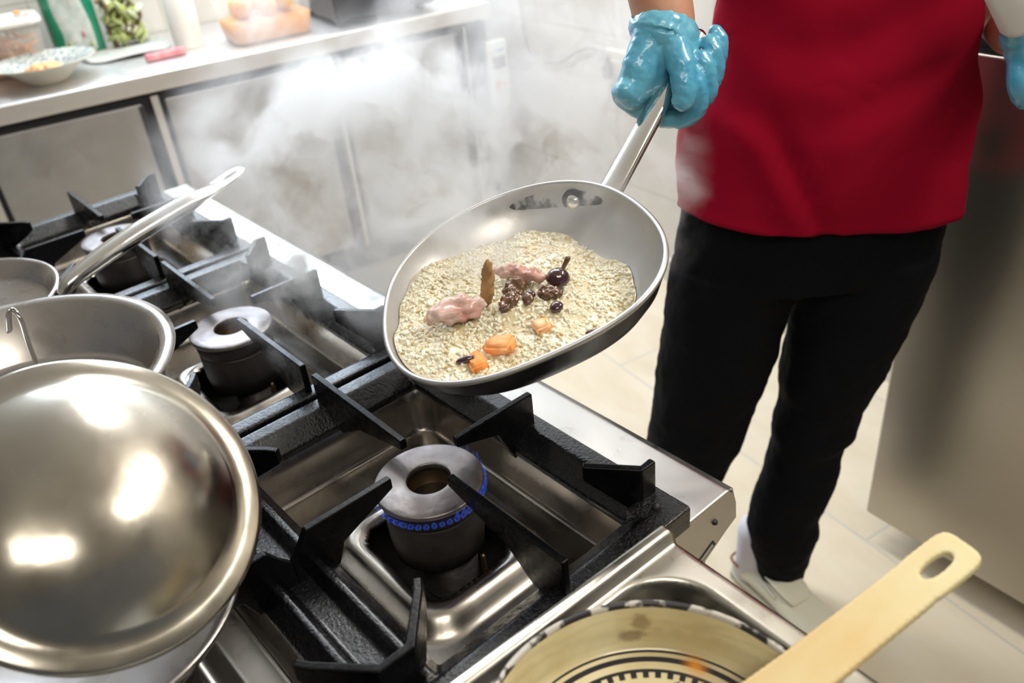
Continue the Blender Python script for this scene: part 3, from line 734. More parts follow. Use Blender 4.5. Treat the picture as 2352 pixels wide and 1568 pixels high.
# small pan with long tubular handle
p3 = (-1.345, .045)
e3 = vessel('frying_pan', 'shallow steel pan with a long tubular handle on the far grate', 'pan', p3, .150, .034, 'pot')
hb = np.array([-1.265, .183, PZ + .026]); he = atz(503, 425, .995); tip = atz(557, 386, 1.005)
hd = (he - hb) / np.linalg.norm(he - hb)
pts = spline([hb, hb + hd * .03 + [0, 0, .010], hb * .55 + he * .45 + np.array([0, 0, .012]), he], 8)
nP = len(pts)
tube_obj('handle', pts, [(.010 + .008 * min(1, i / (nP * .55)), .008 + .006 * min(1, i / (nP * .5))) if i < nP - 3 else (.0175, .014 - .0035 * (i - nP + 4)) for i in range(nP)], 'polished', e3, 24, flat=(0, 0, 1))
def slotted_tip(name, a, b_, w_, th, hole, m, parent):
    """flat rounded tab from a to b_ with an oval hole"""
    a = np.array(a); b_ = np.array(b_); d = b_ - a; L = np.linalg.norm(d); d /= L; s = np.cross(d, [0, 0, 1]); s /= np.linalg.norm(s); n_ = np.cross(s, d)
    bm = bmesh.new(); N = 40; outer = []; inner = []
    for k in range(N):
        t = 2 * math.pi * k / N; ox = math.copysign(abs(math.cos(t)) ** .7, math.cos(t)) * L / 2; oy = math.copysign(abs(math.sin(t)) ** .75, math.sin(t)) * w_ / 2
        hx = math.cos(t) * hole[0] + hole[2]; hy = math.sin(t) * hole[1]
        outer.append((ox, oy)); inner.append((hx, hy))
    c = (a + b_) / 2; rings = []
    for (lst, z) in ((outer, th / 2), (inner, th / 2), (inner, -th / 2), (outer, -th / 2)):
        rings.append([bm.verts.new(V(c + d * x + s * y + n_ * z)) for x, y in lst])
    for r_ in range(4):
        a_, b2 = rings[r_], rings[(r_ + 1) % 4]
        for k in range(N): bm.faces.new((a_[k], a_[(k + 1) % N], b2[(k + 1) % N], b2[k]))
    return from_bm(name, bm, m, parent, bevel=th * .25)
slotted_tip('hanging_tab', he - hd * .020, tip, .036, .005, (.015, .0062, .010), 'polished', e3)
# domed lid tilted over the low pot
lc = np.array([-.630, .052, 1.0278]); ln = np.array([.61, .199, .767]); RL = .130
LM = frame_mtx(lc, ln, (0, 1, 0))
el = empty('pot_lid', lc, 'large domed stainless steel lid leaning over the low pot', 'lid')
prof = [(.0, .046), (.020, .0455), (.045, .042), (.070, .034), (.090, .0235), (.104, .0125), (.110, .0085), (.118, .0075), (.1275, .0070), (.1305, .0055), (.1315, .003), (.1300, .000), (.1270, .001), (.1262, .0045), (.117, .0053), (.109, .006), (.103, .010), (.089, .021), (.069, .0315), (.044, .0395), (.0, .0435)]
prof = [(a_ * 1.0076, b_ * 1.0076) for a_, b_ in prof]
lathe_obj('dome', prof, 'lid', el, mtx=LM, seg=128)
hpts = [LM @ Vector(q) for q in ((.062, -.018, .037), (.064, -.016, .048), (.070, .0, .056), (.064, .016, .048), (.062, .018, .037))]
# pale strap handle near the centre of the lid
# ladle / spoon standing in the deep pot
lb = atz(88, 862, .985)
e = empty('ladle', (lb[0], lb[1], PZ + .006), 'thin steel ladle leaning out of the deep pot, hook end up', 'ladle')
q0 = atz(30, 712, 1.075); q1 = atz(92, 850, .955)
pts = spline([atz(22, 760, 1.052), atz(20, 722, 1.072), q0, atz(48, 735, 1.062), atz(70, 800, 1.005), q1 + np.array([0, 0, -.02])], 6)
tube_obj('handle', pts, (.0045, .0018), 'polished', e, 10, flat=(0, 0, 1))
bq = q1 + np.array([0, 0, -.022]); lathe_obj('bowl', [(0, 0), (.015, .002), (.026, .010), (.030, .020), (.0285, .020), (.024, .011), (.014, .0035), (0, .0015)], 'polished', e, loc=(bq[0], bq[1], PZ + .0075), seg=40)

# ------------------------------------------------------------------ steel tray unit (bain marie) in the corner
TZ = .893; ang_t = R(-2.0)
to = np.array([-.360, .441]); tx = np.array([math.cos(ang_t), math.sin(ang_t)]); ty = np.array([-tx[1], tx[0]])
bmx = empty('bain_marie', (to[0] + .25, .1, 0), 'stainless steel water bath with a rounded sunken well beside the range', 'bain marie')
nx, ny = 200, 230
A, B = np.meshgrid(np.linspace(-.016, .50, nx), np.linspace(-.68, .0, ny), indexing='ij')
Z = np.full_like(A, TZ)
lip = smooth01((.006 - A) / .006); Z += .012 * lip; Z -= .010 * smooth01((-.009 - A) / .007)
d = rbox_sdf(A, B, .226, -.36, .213, .335, .055)
Z -= .074 * smooth01((-d + .002) / .022)
Z -= .006 * smooth01((B + .004) / .004)
Xg = to[0] + tx[0] * A + ty[0] * B; Yg = to[1] + tx[1] * A + ty[1] * B
idx = np.arange(nx * ny).reshape(nx, ny); q = np.stack([idx[:-1, :-1], idx[1:, :-1], idx[1:, 1:], idx[:-1, 1:]], -1).reshape(-1, 4)
M['tray'] = mat('tray_steel', (.60, .57, .495), .30, 1, rvar=.08, vscale=18, bump=.04, bscale=25)
o = from_np('tray_top', np.stack([Xg, Yg, Z], -1).reshape(-1, 3), q, 'tray', bmx); so = o.modifiers.new('sheet', 'SOLIDIFY'); so.thickness = .0015; so.offset = -1
def tpt(a, b_): return (to[0] + tx[0] * a + ty[0] * b_, to[1] + tx[1] * a + ty[1] * b_)
cc = tpt(.242, -.34); box('cabinet', (cc[0], cc[1], .45), (.508, .672, .70), 'steel', bmx, ang_t, .004)
bm = bmesh.new()
for (a, b_) in ((.03, -.03), (.03, -.65), (.47, -.03), (.47, -.65)):
    q = tpt(a, b_); lathe_obj('leg', [(0, 0), (.022, 0), (.022, .105), (0, .105)], 'steel', bmx, loc=(q[0], q[1], 0), seg=20)
bm.free()
for (a0, a1, b0, b1) in ((-.010, .496, -.006, -.0045), (-.010, -.0085, -.675, -.006), (.494, .496, -.675, -.006), (-.01, .496, -.676, -.674)):
    cc = tpt((a0 + a1) / 2, (b0 + b1) / 2); box('skirt', (cc[0], cc[1], .843), (a1 - a0, b1 - b0, .085), 'tray', bmx, ang_t, 0)

# ------------------------------------------------------------------ enamel basin with black ring pattern
bc = np.array([-.2206, .257, 0]); BR = .1235; BZ = .93
me_, nt, b = nodes_mat('cream_enamel')
b.inputs['Roughness'].default_value = .16; b.inputs['Coat Weight'].default_value = .5
geo = nt.nodes.new('ShaderNodeTexCoord'); sp = nt.nodes.new('ShaderNodeSeparateXYZ'); nt.links.new(geo.outputs['Object'], sp.inputs[0])
def mth(op, a, b_=None, c=None):
    n = nt.nodes.new('ShaderNodeMath'); n.operation = op
    for i, x in enumerate((a, b_, c)):
        if x is None: continue
        if isinstance(x, (int, float)): n.inputs[i].default_value = x
        else: nt.links.new(x, n.inputs[i])
    return n.outputs[0]
x_, y_ = sp.outputs['X'], sp.outputs['Y']
rad = mth('SQRT', mth('ADD', mth('MULTIPLY', x_, x_), mth('MULTIPLY', y_, y_)))
ang = mth('ARCTAN2', y_, x_)
def band(lo, hi): return mth('MULTIPLY', mth('GREATER_THAN', rad, lo), mth('LESS_THAN', rad, hi))
zig = mth('ABSOLUTE', mth('SUBTRACT', mth('FRACT', mth('MULTIPLY', ang, 22 / 6.2832)), .5))            # 0..0.5 teeth
tooth = mth('LESS_THAN', mth('ADD', mth('MULTIPLY', mth('SUBTRACT', .0905, rad), 42), .05), zig)
arch = mth('ABSOLUTE', mth('SUBTRACT', mth('FRACT', mth('MULTIPLY', ang, 9 / 6.2832)), .5))
chev = mth('LESS_THAN', mth('ABSOLUTE', mth('SUBTRACT', mth('MULTIPLY', arch, .036), mth('SUBTRACT', rad, .066))), .0028)
teeth2 = mth('MULTIPLY', mth('GREATER_THAN', mth('FRACT', mth('MULTIPLY', ang, 60 / 6.2832)), .5), band(.0875, .0925))
pat = mth('MAXIMUM', band(.1105, .1122), band(.1020, .1068))
pat = mth('MAXIMUM', pat, mth('MULTIPLY', band(.0925, .0955), 1.0))
pat = mth('MAXIMUM', pat, teeth2)
pat = mth('MAXIMUM', pat, mth('MULTIPLY', chev, band(.05, .0925)))
pat = mth('MAXIMUM', pat, band(.050, .054))
pat = mth('MAXIMUM', pat, mth('MULTIPLY', band(.060, .080), mth('GREATER_THAN', arch, .42)))
nz = nt.nodes.new('ShaderNodeTexNoise'); nz.inputs['Scale'].default_value = 14; nz.inputs['Detail'].default_value = 5; nt.links.new(geo.outputs['Object'], nz.inputs['Vector'])
rp = nt.nodes.new('ShaderNodeValToRGB'); rp.color_ramp.elements[0].position = .35; rp.color_ramp.elements[0].color = (.60, .50, .27, 1); rp.color_ramp.elements[1].position = .62; rp.color_ramp.elements[1].color = (.74, .66, .42, 1)
nt.links.new(nz.outputs['Fac'], rp.inputs[0])
# brown burn stain near the rim, on the far side
z_ = sp.outputs['Z']
def gauss_at(px, py, sx, sy, pz=None, sz=.008):
    if pz is not None:
        e = mth('DIVIDE', mth('SUBTRACT', z_, pz), sz)
        return mth('MULTIPLY', gauss_at(px, py, sx, sy), mth('EXPONENT', mth('MULTIPLY', mth('MULTIPLY', e, e), -1.0)))
    a = mth('DIVIDE', mth('SUBTRACT', x_, px), sx); c = mth('DIVIDE', mth('SUBTRACT', y_, py), sy)
    return mth('EXPONENT', mth('MULTIPLY', mth('ADD', mth('MULTIPLY', a, a), mth('MULTIPLY', c, c)), -1.0))
s1 = atz(1452, 1455, .899) - bc; s2 = atz(1475, 1422, .912) - bc
n2 = nt.nodes.new('ShaderNodeTexNoise'); n2.inputs['Scale'].default_value = 120; nt.links.new(geo.outputs['Object'], n2.inputs['Vector'])
st = mth('MAXIMUM', gauss_at(float(s1[0]), float(s1[1]), .012, .012, .899, .006), gauss_at(float(s2[0]), float(s2[1]), .007, .012, .912, .009))
st = mth('MINIMUM', mth('MAXIMUM', mth('MULTIPLY', mth('SUBTRACT', mth('ADD', st, mth('MULTIPLY', n2.outputs['Fac'], .7)), .62), 2.6), 0), 1)
mx = nt.nodes.new('ShaderNodeMix'); mx.data_type = 'RGBA'; nt.links.new(mth('MULTIPLY', st, .6), mx.inputs[0]); nt.links.new(rp.outputs[0], mx.inputs[6]); mx.inputs[7].default_value = (.16, .09, .04, 1)
og = atz(1598, 1530, .885) - bc
m3 = nt.nodes.new('ShaderNodeMix'); m3.data_type = 'RGBA'; nt.links.new(mth('MULTIPLY', gauss_at(float(og[0]), float(og[1]), .008, .006, .886, .005), .9), m3.inputs[0]); m3.inputs[7].default_value = (.85, .30, .01, 1)
m2 = nt.nodes.new('ShaderNodeMix'); m2.data_type = 'RGBA'; nt.links.new(pat, m2.inputs[0]); nt.links.new(mx.outputs[2], m2.inputs[6]); m2.inputs[7].default_value = (.008, .007, .012, 1)
nt.links.new(m2.outputs[2], m3.inputs[6]); nt.links.new(m3.outputs[2], b.inputs['Base Color'])
M['enamel'] = me_
# chipped rim: black chips and pale enamel
mr_, nt2, b2_ = nodes_mat('chipped_rim')
t2 = nt2.nodes.new('ShaderNodeTexCoord'); n3 = nt2.nodes.new('ShaderNodeTexNoise'); n3.inputs['Scale'].default_value = 42; n3.inputs['Detail'].default_value = 3
nt2.links.new(t2.outputs['Object'], n3.inputs['Vector']); r2_ = nt2.nodes.new('ShaderNodeValToRGB'); r2_.color_ramp.elements[0].position = .47; r2_.color_ramp.elements[0].color = (.02, .017, .02, 1)
r2_.color_ramp.elements[1].position = .52; r2_.color_ramp.elements[1].color = (.50, .47, .42, 1); nt2.links.new(n3.outputs['Fac'], r2_.inputs[0]); nt2.links.new(r2_.outputs[0], b2_.inputs['Base Color']); b2_.inputs['Roughness'].default_value = .35
M['chip'] = mr_
eb = empty('enamel_basin', (bc[0], bc[1], .83), 'cream enamel basin with chipped black rim and black ring pattern, set in the water bath', 'basin')
def local_lathe(name, prof, m, parent, c):
    bm = bmesh.new(); lathe(bm, prof, 128); bmesh.ops.recalc_face_normals(bm, faces=bm.faces); me = bpy.data.meshes.new(name); bm.to_mesh(me); bm.free()
    o = bpy.data.objects.new(name, me); COL.objects.link(o); me.materials.append(M[m]); me.polygons.foreach_set('use_smooth', [True] * len(me.polygons))
    o.location = V(c); o.parent = parent; bpy.context.view_layer.update(); o.matrix_parent_inverse = parent.matrix_world.inverted(); return o
local_lathe('basin_inside', [(.1215, .928), (.1200, .922), (.1180, .905), (.1165, .894), (.1145, .888), (.111, .8858), (.07, .8845), (0, .884)], 'enamel', eb, (bc[0], bc[1], 0))
local_lathe('basin_outside', [(.1225, .924), (.1200, .900), (.1165, .878), (.106, .860), (.09, .852), (0, .851)], 'tinblk', eb, (bc[0], bc[1], 0))
local_lathe('rim', [(.1210, .9275), (.1215, .9300), (.1235, .9312), (.1258, .9300), (.1262, .9270), (.1245, .9235), (.1225, .9235), (.1213, .9250), (.1210, .9275)], 'chip', eb, (bc[0], bc[1], 0))
local_lathe('base_ring', [(.085, .853), (.085, .8195), (.09, .8195), (.09, .853)], 'tinblk', eb, (bc[0], bc[1], 0))

# spatula across the basin rim
f0 = atz(2218, 1250, .985); f1 = atz(1820, 1568, .942); dd = f1 - f0; Ls = np.linalg.norm(dd); dd /= Ls
side = np.cross(dd, [0, 0, 1]); side /= np.linalg.norm(side); nn = np.cross(side, dd)
if nn[2] < 0: nn = -nn
se = empty('spatula', f1, 'long worn yellow spatula with a slotted handle end resting on the enamel basin', 'spatula')
bm = bmesh.new(); N = 0
outl = [(.000, -.008), (.004, -.0165), (.010, -.0185), (.03, -.0185), (.12, -.0190), (.20, -.0215), (.27, -.026), (.34, -.034), (.40, -.036), (.405, -.03)]
ring_o = [(x, y) for x, y in outl] + [(x, -y) for x, y in reversed(outl)]
hole = [(.029 + .0145 * math.cos(t), .0058 * math.sin(t)) for t in [2 * math.pi * k / 20 for k in range(20)]]
# body built from three loops: slotted head, then shaft
def spt(x, y, z): return V(f0 + dd * x + side * y + nn * z)
for zf in (1,):
    pass
th = .0035
n1 = 40
hx0, hx1 = .000, .058
def head_outline(t):   # perimeter of the slotted head as a loop around the hole
    c_, s_ = math.cos(t), math.sin(t); k = (abs(c_) ** 5 + abs(s_) ** 5) ** (-1 / 5)
    return (.029 + .029 * c_ * k, .0185 * s_ * k)
loops = []
for z, fn in ((th, 'o'), (th, 'i'), (-th, 'i'), (-th, 'o')):
    lp = []
    for k in range(n1):
        t = 2 * math.pi * k / n1
        x, y = head_outline(t) if fn == 'o' else (.029 + .0145 * math.cos(t), .0058 * math.copysign(abs(math.sin(t)) ** .7, math.sin(t)))
        lp.append(bm.verts.new(spt(x, y, z)))
    loops.append(lp)
for r_ in range(4):
    a_, b2 = loops[r_], loops[(r_ + 1) % 4]
    for k in range(n1): bm.faces.new((a_[k], a_[(k + 1) % n1], b2[(k + 1) % n1], b2[k]))
sec = [(.052, .0183), (.10, .0186), (.16, .0195), (.20, .0215), (.24, .0255), (.28, .031), (.315, .034), (.322, .031)]
rows = []
for x, hw in sec:
    zc = 0 if x < .26 else -(x - .26) * .12
    rows.append([bm.verts.new(spt(x, y, z + zc)) for y, z in ((-hw, -th), (-hw * .98, th), (hw * .98, th), (hw, -th))])
for a_, b2 in zip(rows, rows[1:]):
    for k in range(4): bm.faces.new((a_[k], a_[(k + 1) % 4], b2[(k + 1) % 4], b2[k]))
bm.faces.new(rows[0][::-1]); bm.faces.new(rows[-1])
spb = from_bm('spatula_board', bm, 'wood', se, smooth=True); remesh(spb, .0014, 3)

# ------------------------------------------------------------------ cooking pan with risotto
pcn = np.array([-.600, .482, 1.071]); pn = np.array([-.039, -.282, .959]); pn /= np.linalg.norm(pn); PR = .150
PMx = frame_mtx(pcn, pn, (1, 0, 0)); PMi = PMx.inverted()
rim_px = [(875.7,723),(893.6,783.6),(922,851),(983,880),(1054,882),(1126,869),(1197,841),(1268.6,810),(1340,778),(1397,755),(1447,719),(1490,676),(1518.6,626),(1529,580),(1522,537),(1501,494),(1465,462),(1411,437),(1358,423),(1286,416),(1215,426),(1143.6,451),(1072,483.6),(1000.7,526),(947,573),(911,630),(886,683.6)]
th_, rr2 = [], []
for u, v in rim_px:
    d = ray(u, v); q = OC + ((pcn - OC) @ pn) / (d @ pn) * d; l = PMi @ V(q); th_.append(math.atan2(l.y, l.x)); rr2.append(math.hypot(l.x, l.y) / PR)
th_ = np.array(th_); Amat = np.stack([np.ones_like(th_)] + [f(k * th_) for k in (1, 2, 3, 4) for f in (np.cos, np.sin)], 1)
co = np.linalg.lstsq(Amat, np.array(rr2), rcond=None)[0]
def pwarp(t): return float(co[0] + sum(co[1 + 2 * (k - 1)] * math.cos(k * t) + co[2 + 2 * (k - 1)] * math.sin(k * t) for k in (1, 2, 3, 4)))
pe_ = empty('skillet', pcn - pn * .055, 'battered aluminium pan with black outside held tilted over the range', 'pan')
PD = .056
inner = [(0, -PD + .003), (.095, -PD + .003), (.108, -PD + .008), (.122, -PD + .020), (.136, -.022), (.1445, -.006), (.1462, .0)]
outer = [(.1508, -.002), (.147, -.010), (.139, -.027), (.126, -PD + .012), (.112, -PD + .001), (.098, -PD), (0, -PD)]
rim = [(.1460, -.001), (.1465, .0012), (.1490, .0018), (.1512, .0008), (.1512, -.0022), (.150, -.004)]
lathe_obj('pan_inside', inner, 'alu', pe_, mtx=PMx, seg=144, warp=pwarp)
lathe_obj('pan_outside', outer, 'panblack', pe_, mtx=PMx, seg=144, warp=pwarp)
lathe_obj('rim', rim, 'alu', pe_, mtx=PMx, seg=144, warp=pwarp)
H0 = atD(1394, 452, .880); H1 = atD(1598, 84, 1.022); ha = H1 - H0; HL = np.linalg.norm(ha); ha /= HL
pts = [H0 + ha * HL * t for t in np.linspace(0, 1, 14)]
tube_obj('handle', pts, [(.0165 - .003 * min(1, i / 9), .0085 + .001 * i / 14) for i in range(14)], 'polished', pe_, 24, flat=pn)
# rivets and mounting plate inside the wall
rl = PMi @ V(H0); ra = math.atan2(rl.y, rl.x)
def wallpt(dt, depth_z, off=0):
    t = ra + dt; r_ = np.interp(-depth_z, [0, .006, .022, .036, .048], [.1462, .1445, .136, .122, .108]) * pwarp(t) - off
    return PMx @ Vector((r_ * math.cos(t), r_ * math.sin(t), depth_z))
rv = wallpt(-.36, -.018, .002)
d0 = ray(1316, 463)
ts = min(np.linspace(-.9, .9, 181), key=lambda dt: (lambda P: abs(((MX @ (np.array(P) - OC))[0] / (MX @ (np.array(P) - OC))[2] * FPX + 1176) - 1316))(wallpt(dt, -.018, .002)))
rv = wallpt(float(ts), -.019, .001)
inn = (V(pcn) - rv); inn = (inn - V(pn) * inn.dot(V(pn))).normalized()
RM = frame_mtx(rv, inn + V(pn) * .35, (0, 0, 1))
lathe_obj('rivet', [(0, .005), (.005, .0045), (.0085, .002), (.0095, -.001), (0, -.002)], 'polished', pe_, mtx=RM, seg=28)
lathe_obj('rivet_grime', [(0.008, .0006), (.0125, .0008), (.0145, -.001), (.008, -.002)], 'soot', pe_, mtx=RM, seg=28)
# burnt band around the rivet (a stain that follows the inside wall)
bm = bmesh.new(); rows = []
for k in range(33):
    dt = float(ts) - .30 + .85 * k / 32 ; f = math.sin(math.pi * k / 32) ** .5; w_ = .010 * f + .0005
    rows.append([bm.verts.new(wallpt(dt, -.013 - w_, .0008)), bm.verts.new(wallpt(dt, -.013, .0008)), bm.verts.new(wallpt(dt, max(-.0125, -.013 + w_ * .6), .0008))])
for a_, b2 in zip(rows, rows[1:]):
    for k in range(2): bm.faces.new((a_[k], b2[k], b2[k + 1], a_[k + 1]))
M['burnt'] = mat('burnt_residue', (.05, .045, .05), .6, bump=.4, bscale=90)
nt_ = M['burnt'].node_tree; nn_ = nt_.nodes.new('ShaderNodeTexNoise'); nn_.inputs['Scale'].default_value = 70; nn_.inputs['Detail'].default_value = 6
tc_ = nt_.nodes.new('ShaderNodeTexCoord'); nt_.links.new(tc_.outputs['Object'], nn_.inputs['Vector']); rr_n = nt_.nodes.new('ShaderNodeMapRange'); rr_n.inputs[1].default_value = .42; rr_n.inputs[2].default_value = .60
nt_.links.new(nn_.outputs['Fac'], rr_n.inputs[0]); nt_.links.new(rr_n.outputs[0], nt_.nodes['Principled BSDF'].inputs['Alpha'])
from_bm('burnt_band', bm, 'burnt', pe_, smooth=True)

# risotto surface
def fsurf(x, y):
    base = -PD + .026 - .17 * y - .02 * x
    m_ = .012 * math.exp(-(((x - .0) / .05) ** 2 + ((y + .02) / .045) ** 2)) + .004 * math.sin(38 * x + 12 * y) * math.cos(31 * y - 9 * x) + .0025 * math.sin(90 * x + 3) * math.cos(80 * y)
    return max(-PD + .0015, min(base + m_, -.007))
def wall_r(z): return float(np.interp(z, [-PD + .003, -PD + .008, -PD + .020, -.022, -.006, 0], [.095, .108, .122, .136, .1445, .1462]))
bm = bmesh.new(); NR, NT = 50, 120; g = []
for i in range(NR + 1):
    row = []
    for k in range(NT):
        t = 2 * math.pi * k / NT; wp = pwarp(t); r_ = wall_r(fsurf(.11 * math.cos(t), .11 * math.sin(t))) * wp
        for _ in range(4): r_ = wall_r(fsurf(r_ * math.cos(t), r_ * math.sin(t))) * wp
        r_ *= i / NR * .992; z = fsurf(r_ * math.cos(t), r_ * math.sin(t))
        row.append(bm.verts.new(PMx @ Vector((r_ * math.cos(t), r_ * math.sin(t), z))))
        if i == 0: break
    g.append(row)
for i in range(NR):
    for k in range(NT):
        k2 = (k + 1) % NT
        if i == 0: bm.faces.new((g[0][0], g[1][k], g[1][k2]))
        else: bm.faces.new((g[i][k], g[i + 1][k], g[i + 1][k2], g[i][k2]))
M['sauce'] = mat('risotto_sauce', (.66, .59, .40), .28, bump=.8, bscale=130, coat=.4, var=.5, vscale=45, col2=(.54, .43, .24), bdist=.003)
o = from_bm('risotto_sauce', bm, 'sauce', None, smooth=True, recalc=False); tag(o, 'creamy beige sauce of the risotto spread in the tilted pan', 'food', kind='stuff')
# grains
mg, nt, b = nodes_mat('rice_grain'); at = nt.nodes.new('ShaderNodeAttribute'); at.attribute_name = 'tint'; nt.links.new(at.outputs['Color'], b.inputs['Base Color']); b.inputs['Roughness'].default_value = .3; b.inputs['Coat Weight'].default_value = .4
M['rice'] = mg
bmt = bmesh.new(); bmesh.ops.create_icosphere(bmt, subdivisions=2, radius=1); sv = np.array([v.co[:] for v in bmt.verts]); sf = np.array([[v.index for v in f.verts] for f in bmt.faces]); bmt.free()
nr = np.random.RandomState(5); NG = 3800; vs, fs, cs = [], [], []
PMn = np.array(PMx); cnt = 0
while cnt < NG:
    t = nr.uniform(0, 2 * math.pi); r_ = (nr.uniform(0, 1) ** .5) * .146
    x, y = r_ * math.cos(t), r_ * math.sin(t); z = fsurf(x, y)
    if r_ > (wall_r(z) * pwarp(t) - .004): continue
    if z < -PD + .006 and nr.rand() < .93: continue
    a = nr.randn(3); a[2] *= .45; a /= np.linalg.norm(a); b0 = np.cross(a, nr.randn(3)); b0 /= np.linalg.norm(b0); c0 = np.cross(a, b0)
    L = nr.uniform(.0031, .0042); W_ = nr.uniform(.0014, .0019)
    p_ = sv[:, :1] * a * L + sv[:, 1:2] * b0 * W_ + sv[:, 2:] * c0 * W_ + np.array([x, y, z + nr.uniform(-.0018, .0007)])
    vs.append(p_); fs.append(sf + cnt * len(sv)); k = nr.rand()
    base = np.array([.70, .65, .47]) * (1 - k) + np.array([.80, .77, .64]) * k; 
    if nr.rand() < .1: base = np.array([.55, .42, .20])
    cs.append(np.tile(np.r_[base, 1], (len(sv), 1))); cnt += 1
vs = np.concatenate(vs); vs = (PMn[:3, :3] @ vs.T).T + PMn[:3, 3]; fs = np.concatenate(fs); cs = np.concatenate(cs)
me = bpy.data.meshes.new('rice_grains'); me.vertices.add(len(vs)); me.vertices.foreach_set('co', vs.ravel()); me.loops.add(fs.size); me.loops.foreach_set('vertex_index', fs.ravel())
me.polygons.add(len(fs)); me.polygons.foreach_set('loop_start', np.arange(0, fs.size, 3)); me.polygons.foreach_set('loop_total', np.full(len(fs), 3)); me.update(calc_edges=True)
ca = me.color_attributes.new('tint', 'FLOAT_COLOR', 'POINT'); ca.data.foreach_set('color', cs.ravel())
o = mesh_obj('rice_grains', me, 'rice'); tag(o, 'glossy pale rice grains of the risotto in the tilted pan', 'food', kind='stuff')
# pieces lying on the rice
def on_food(u, v, lift=.004):
    d = ray(u, v); z0 = -.03
    for _ in range(6):
        c0 = pcn + pn * z0; q = OC + ((c0 - OC) @ pn) / (d @ pn) * d; l = PMi @ V(q); z0 = fsurf(l.x, l.y) + lift
    return l.x, l.y, z0
def piece(name, u, v, sz, rot, m, label, group=None, kind='blob', lift=.004, dis=.006, dsz=.012):
    x, y, z = on_food(u, v, lift); bm = bmesh.new()
    T = PMx @ Matrix.Translation((x, y, z)) @ Matrix.Rotation(R(rot[2]), 4, 'Z') @ Matrix.Rotation(R(rot[0]), 4, 'X') @ Matrix.Rotation(R(rot[1]), 4, 'Y')
    if kind == 'blob':
        r_ = bmesh.ops.create_icosphere(bm, subdivisions=4, radius=1); bmesh.ops.transform(bm, matrix=T @ Matrix.Diagonal((*sz, 1)), verts=r_['verts'])
    elif kind == 'cube':
        r_ = bmesh.ops.create_cube(bm, size=2); bmesh.ops.transform(bm, matrix=Matrix.Diagonal((*sz, 1)), verts=r_['verts'])
        bmesh.ops.bevel(bm, geom=bm.edges[:], offset=min(sz) * .45, segments=3, affect='EDGES'); bmesh.ops.subdivide_edges(bm, edges=bm.edges[:], cuts=2, use_grid_fill=True); bmesh.ops.transform(bm, matrix=T, verts=bm.verts)
    elif kind == 'cap':
        lathe(bm, [(0, .9), (.35, .85), (.7, .6), (.92, .25), (1, 0), (.9, -.12), (.3, -.05), (.22, -.5), (.18, -.9), (0, -.95)], 32, T @ Matrix.Diagonal((*sz, 1)))
    o = from_bm(name, bm, m, None, smooth=True)
    if dis: displace(o, dis, dsz)
    tag(o, label, 'food', group); return o
piece('mushroom', 1282, 638, (.0125, .0115, .011), (10, 20, 30), 'mushdark', 'shiny dark round mushroom cap sitting up on the risotto', dis=.002, lift=.010, kind='cap')
piece('mushroom', 1263, 672, (.013, .009, .006), (0, 0, 20), 'mush', 'brown ribbed mushroom slice directly below the shiny dark cap', lift=.004, dis=.010, dsz=.006)
piece('mushroom', 1182, 664, (.013, .009, .006), (20, 0, 70), 'mush', 'brown mushroom slice between the meat and the dark cap', lift=.004, dis=.010, dsz=.006)
piece('mushroom', 1168, 692, (.008, .013, .005), (0, 20, 10), 'mush', 'brown mushroom slice just below and right of the browned bone piece', lift=.004, dis=.010, dsz=.006)
piece('mushroom', 1212, 684, (.006, .010, .004), (0, 0, 50), 'mush', 'small brown mushroom sliver in the middle of the rice', lift=.004)
piece('mushroom', 1278, 704, (.007, .007, .005), (0, 0, 0), 'mushdark', 'small dark mushroom bit below the brown ribbed slice', lift=.004, dis=.002)
piece('mushroom', 1218, 676, (.006, .005, .004), (0, 0, 0), 'mushdark', 'tiny dark mushroom bit beside the middle sliver', lift=.005, dis=.001)
piece('meat_piece', 1048, 712, (.030, .014, .009), (20, 10, 62), 'meat', 'large pale pink meat strip standing at the low side of the pan', lift=.012, dis=.016, dsz=.011)
piece('meat_piece', 1195, 628, (.028, .010, .007), (0, 0, 18), 'meat', 'pink meat strip lying above the brown mushroom slices', lift=.010, dis=.016, dsz=.011)
piece('bone_piece', 1120, 650, (.007, .006, .027), (-18, 12, 0), 'crust', 'upright browned bone piece splashing up from the rice', lift=.024, dis=.008, dsz=.007)
piece('carrot_piece', 1150, 792, (.014, .010, .006), (0, 0, 30), 'carrot', 'orange carrot piece near the low rim of the pan', 'carrot pieces', kind='cube', lift=.004, dis=.007, dsz=.008)
piece('carrot_piece', 1095, 832, (.012, .008, .005), (0, 0, -20), 'carrot', 'orange carrot piece closest to the pan rim nearest the camera', kind='cube', lift=.003, dis=.006, dsz=.008)
piece('carrot_piece', 1245, 748, (.009, .008, .005), (0, 0, -20), 'peach', 'pale orange piece to the right in the rice', kind='cube', lift=.003, dis=.006, dsz=.008)
piece('carrot_piece', 998, 728, (.008, .009, .005), (0, 0, -20), 'peach', 'pale orange piece left of the pink meat strip', kind='cube', lift=.003, dis=.006, dsz=.008)
piece('bean', 1070, 826, (.010, .004, .004), (0, 0, 50), 'mushdark', 'dark shiny bean beside the nearest carrot piece', lift=.004, dis=0)
piece('bean', 1366, 762, (.009, .0035, .0035), (0, 0, 40), 'mush', 'brown bean near the right rim of the pan', lift=.004, dis=0)
hx, hy, hz = on_food(1300, 610, .012)
bm = bmesh.new(); hp = PMx @ Vector((hx, hy, hz)); hp0 = V(atD(1286, 622, float(np.array(hp) @ FW) - .004))
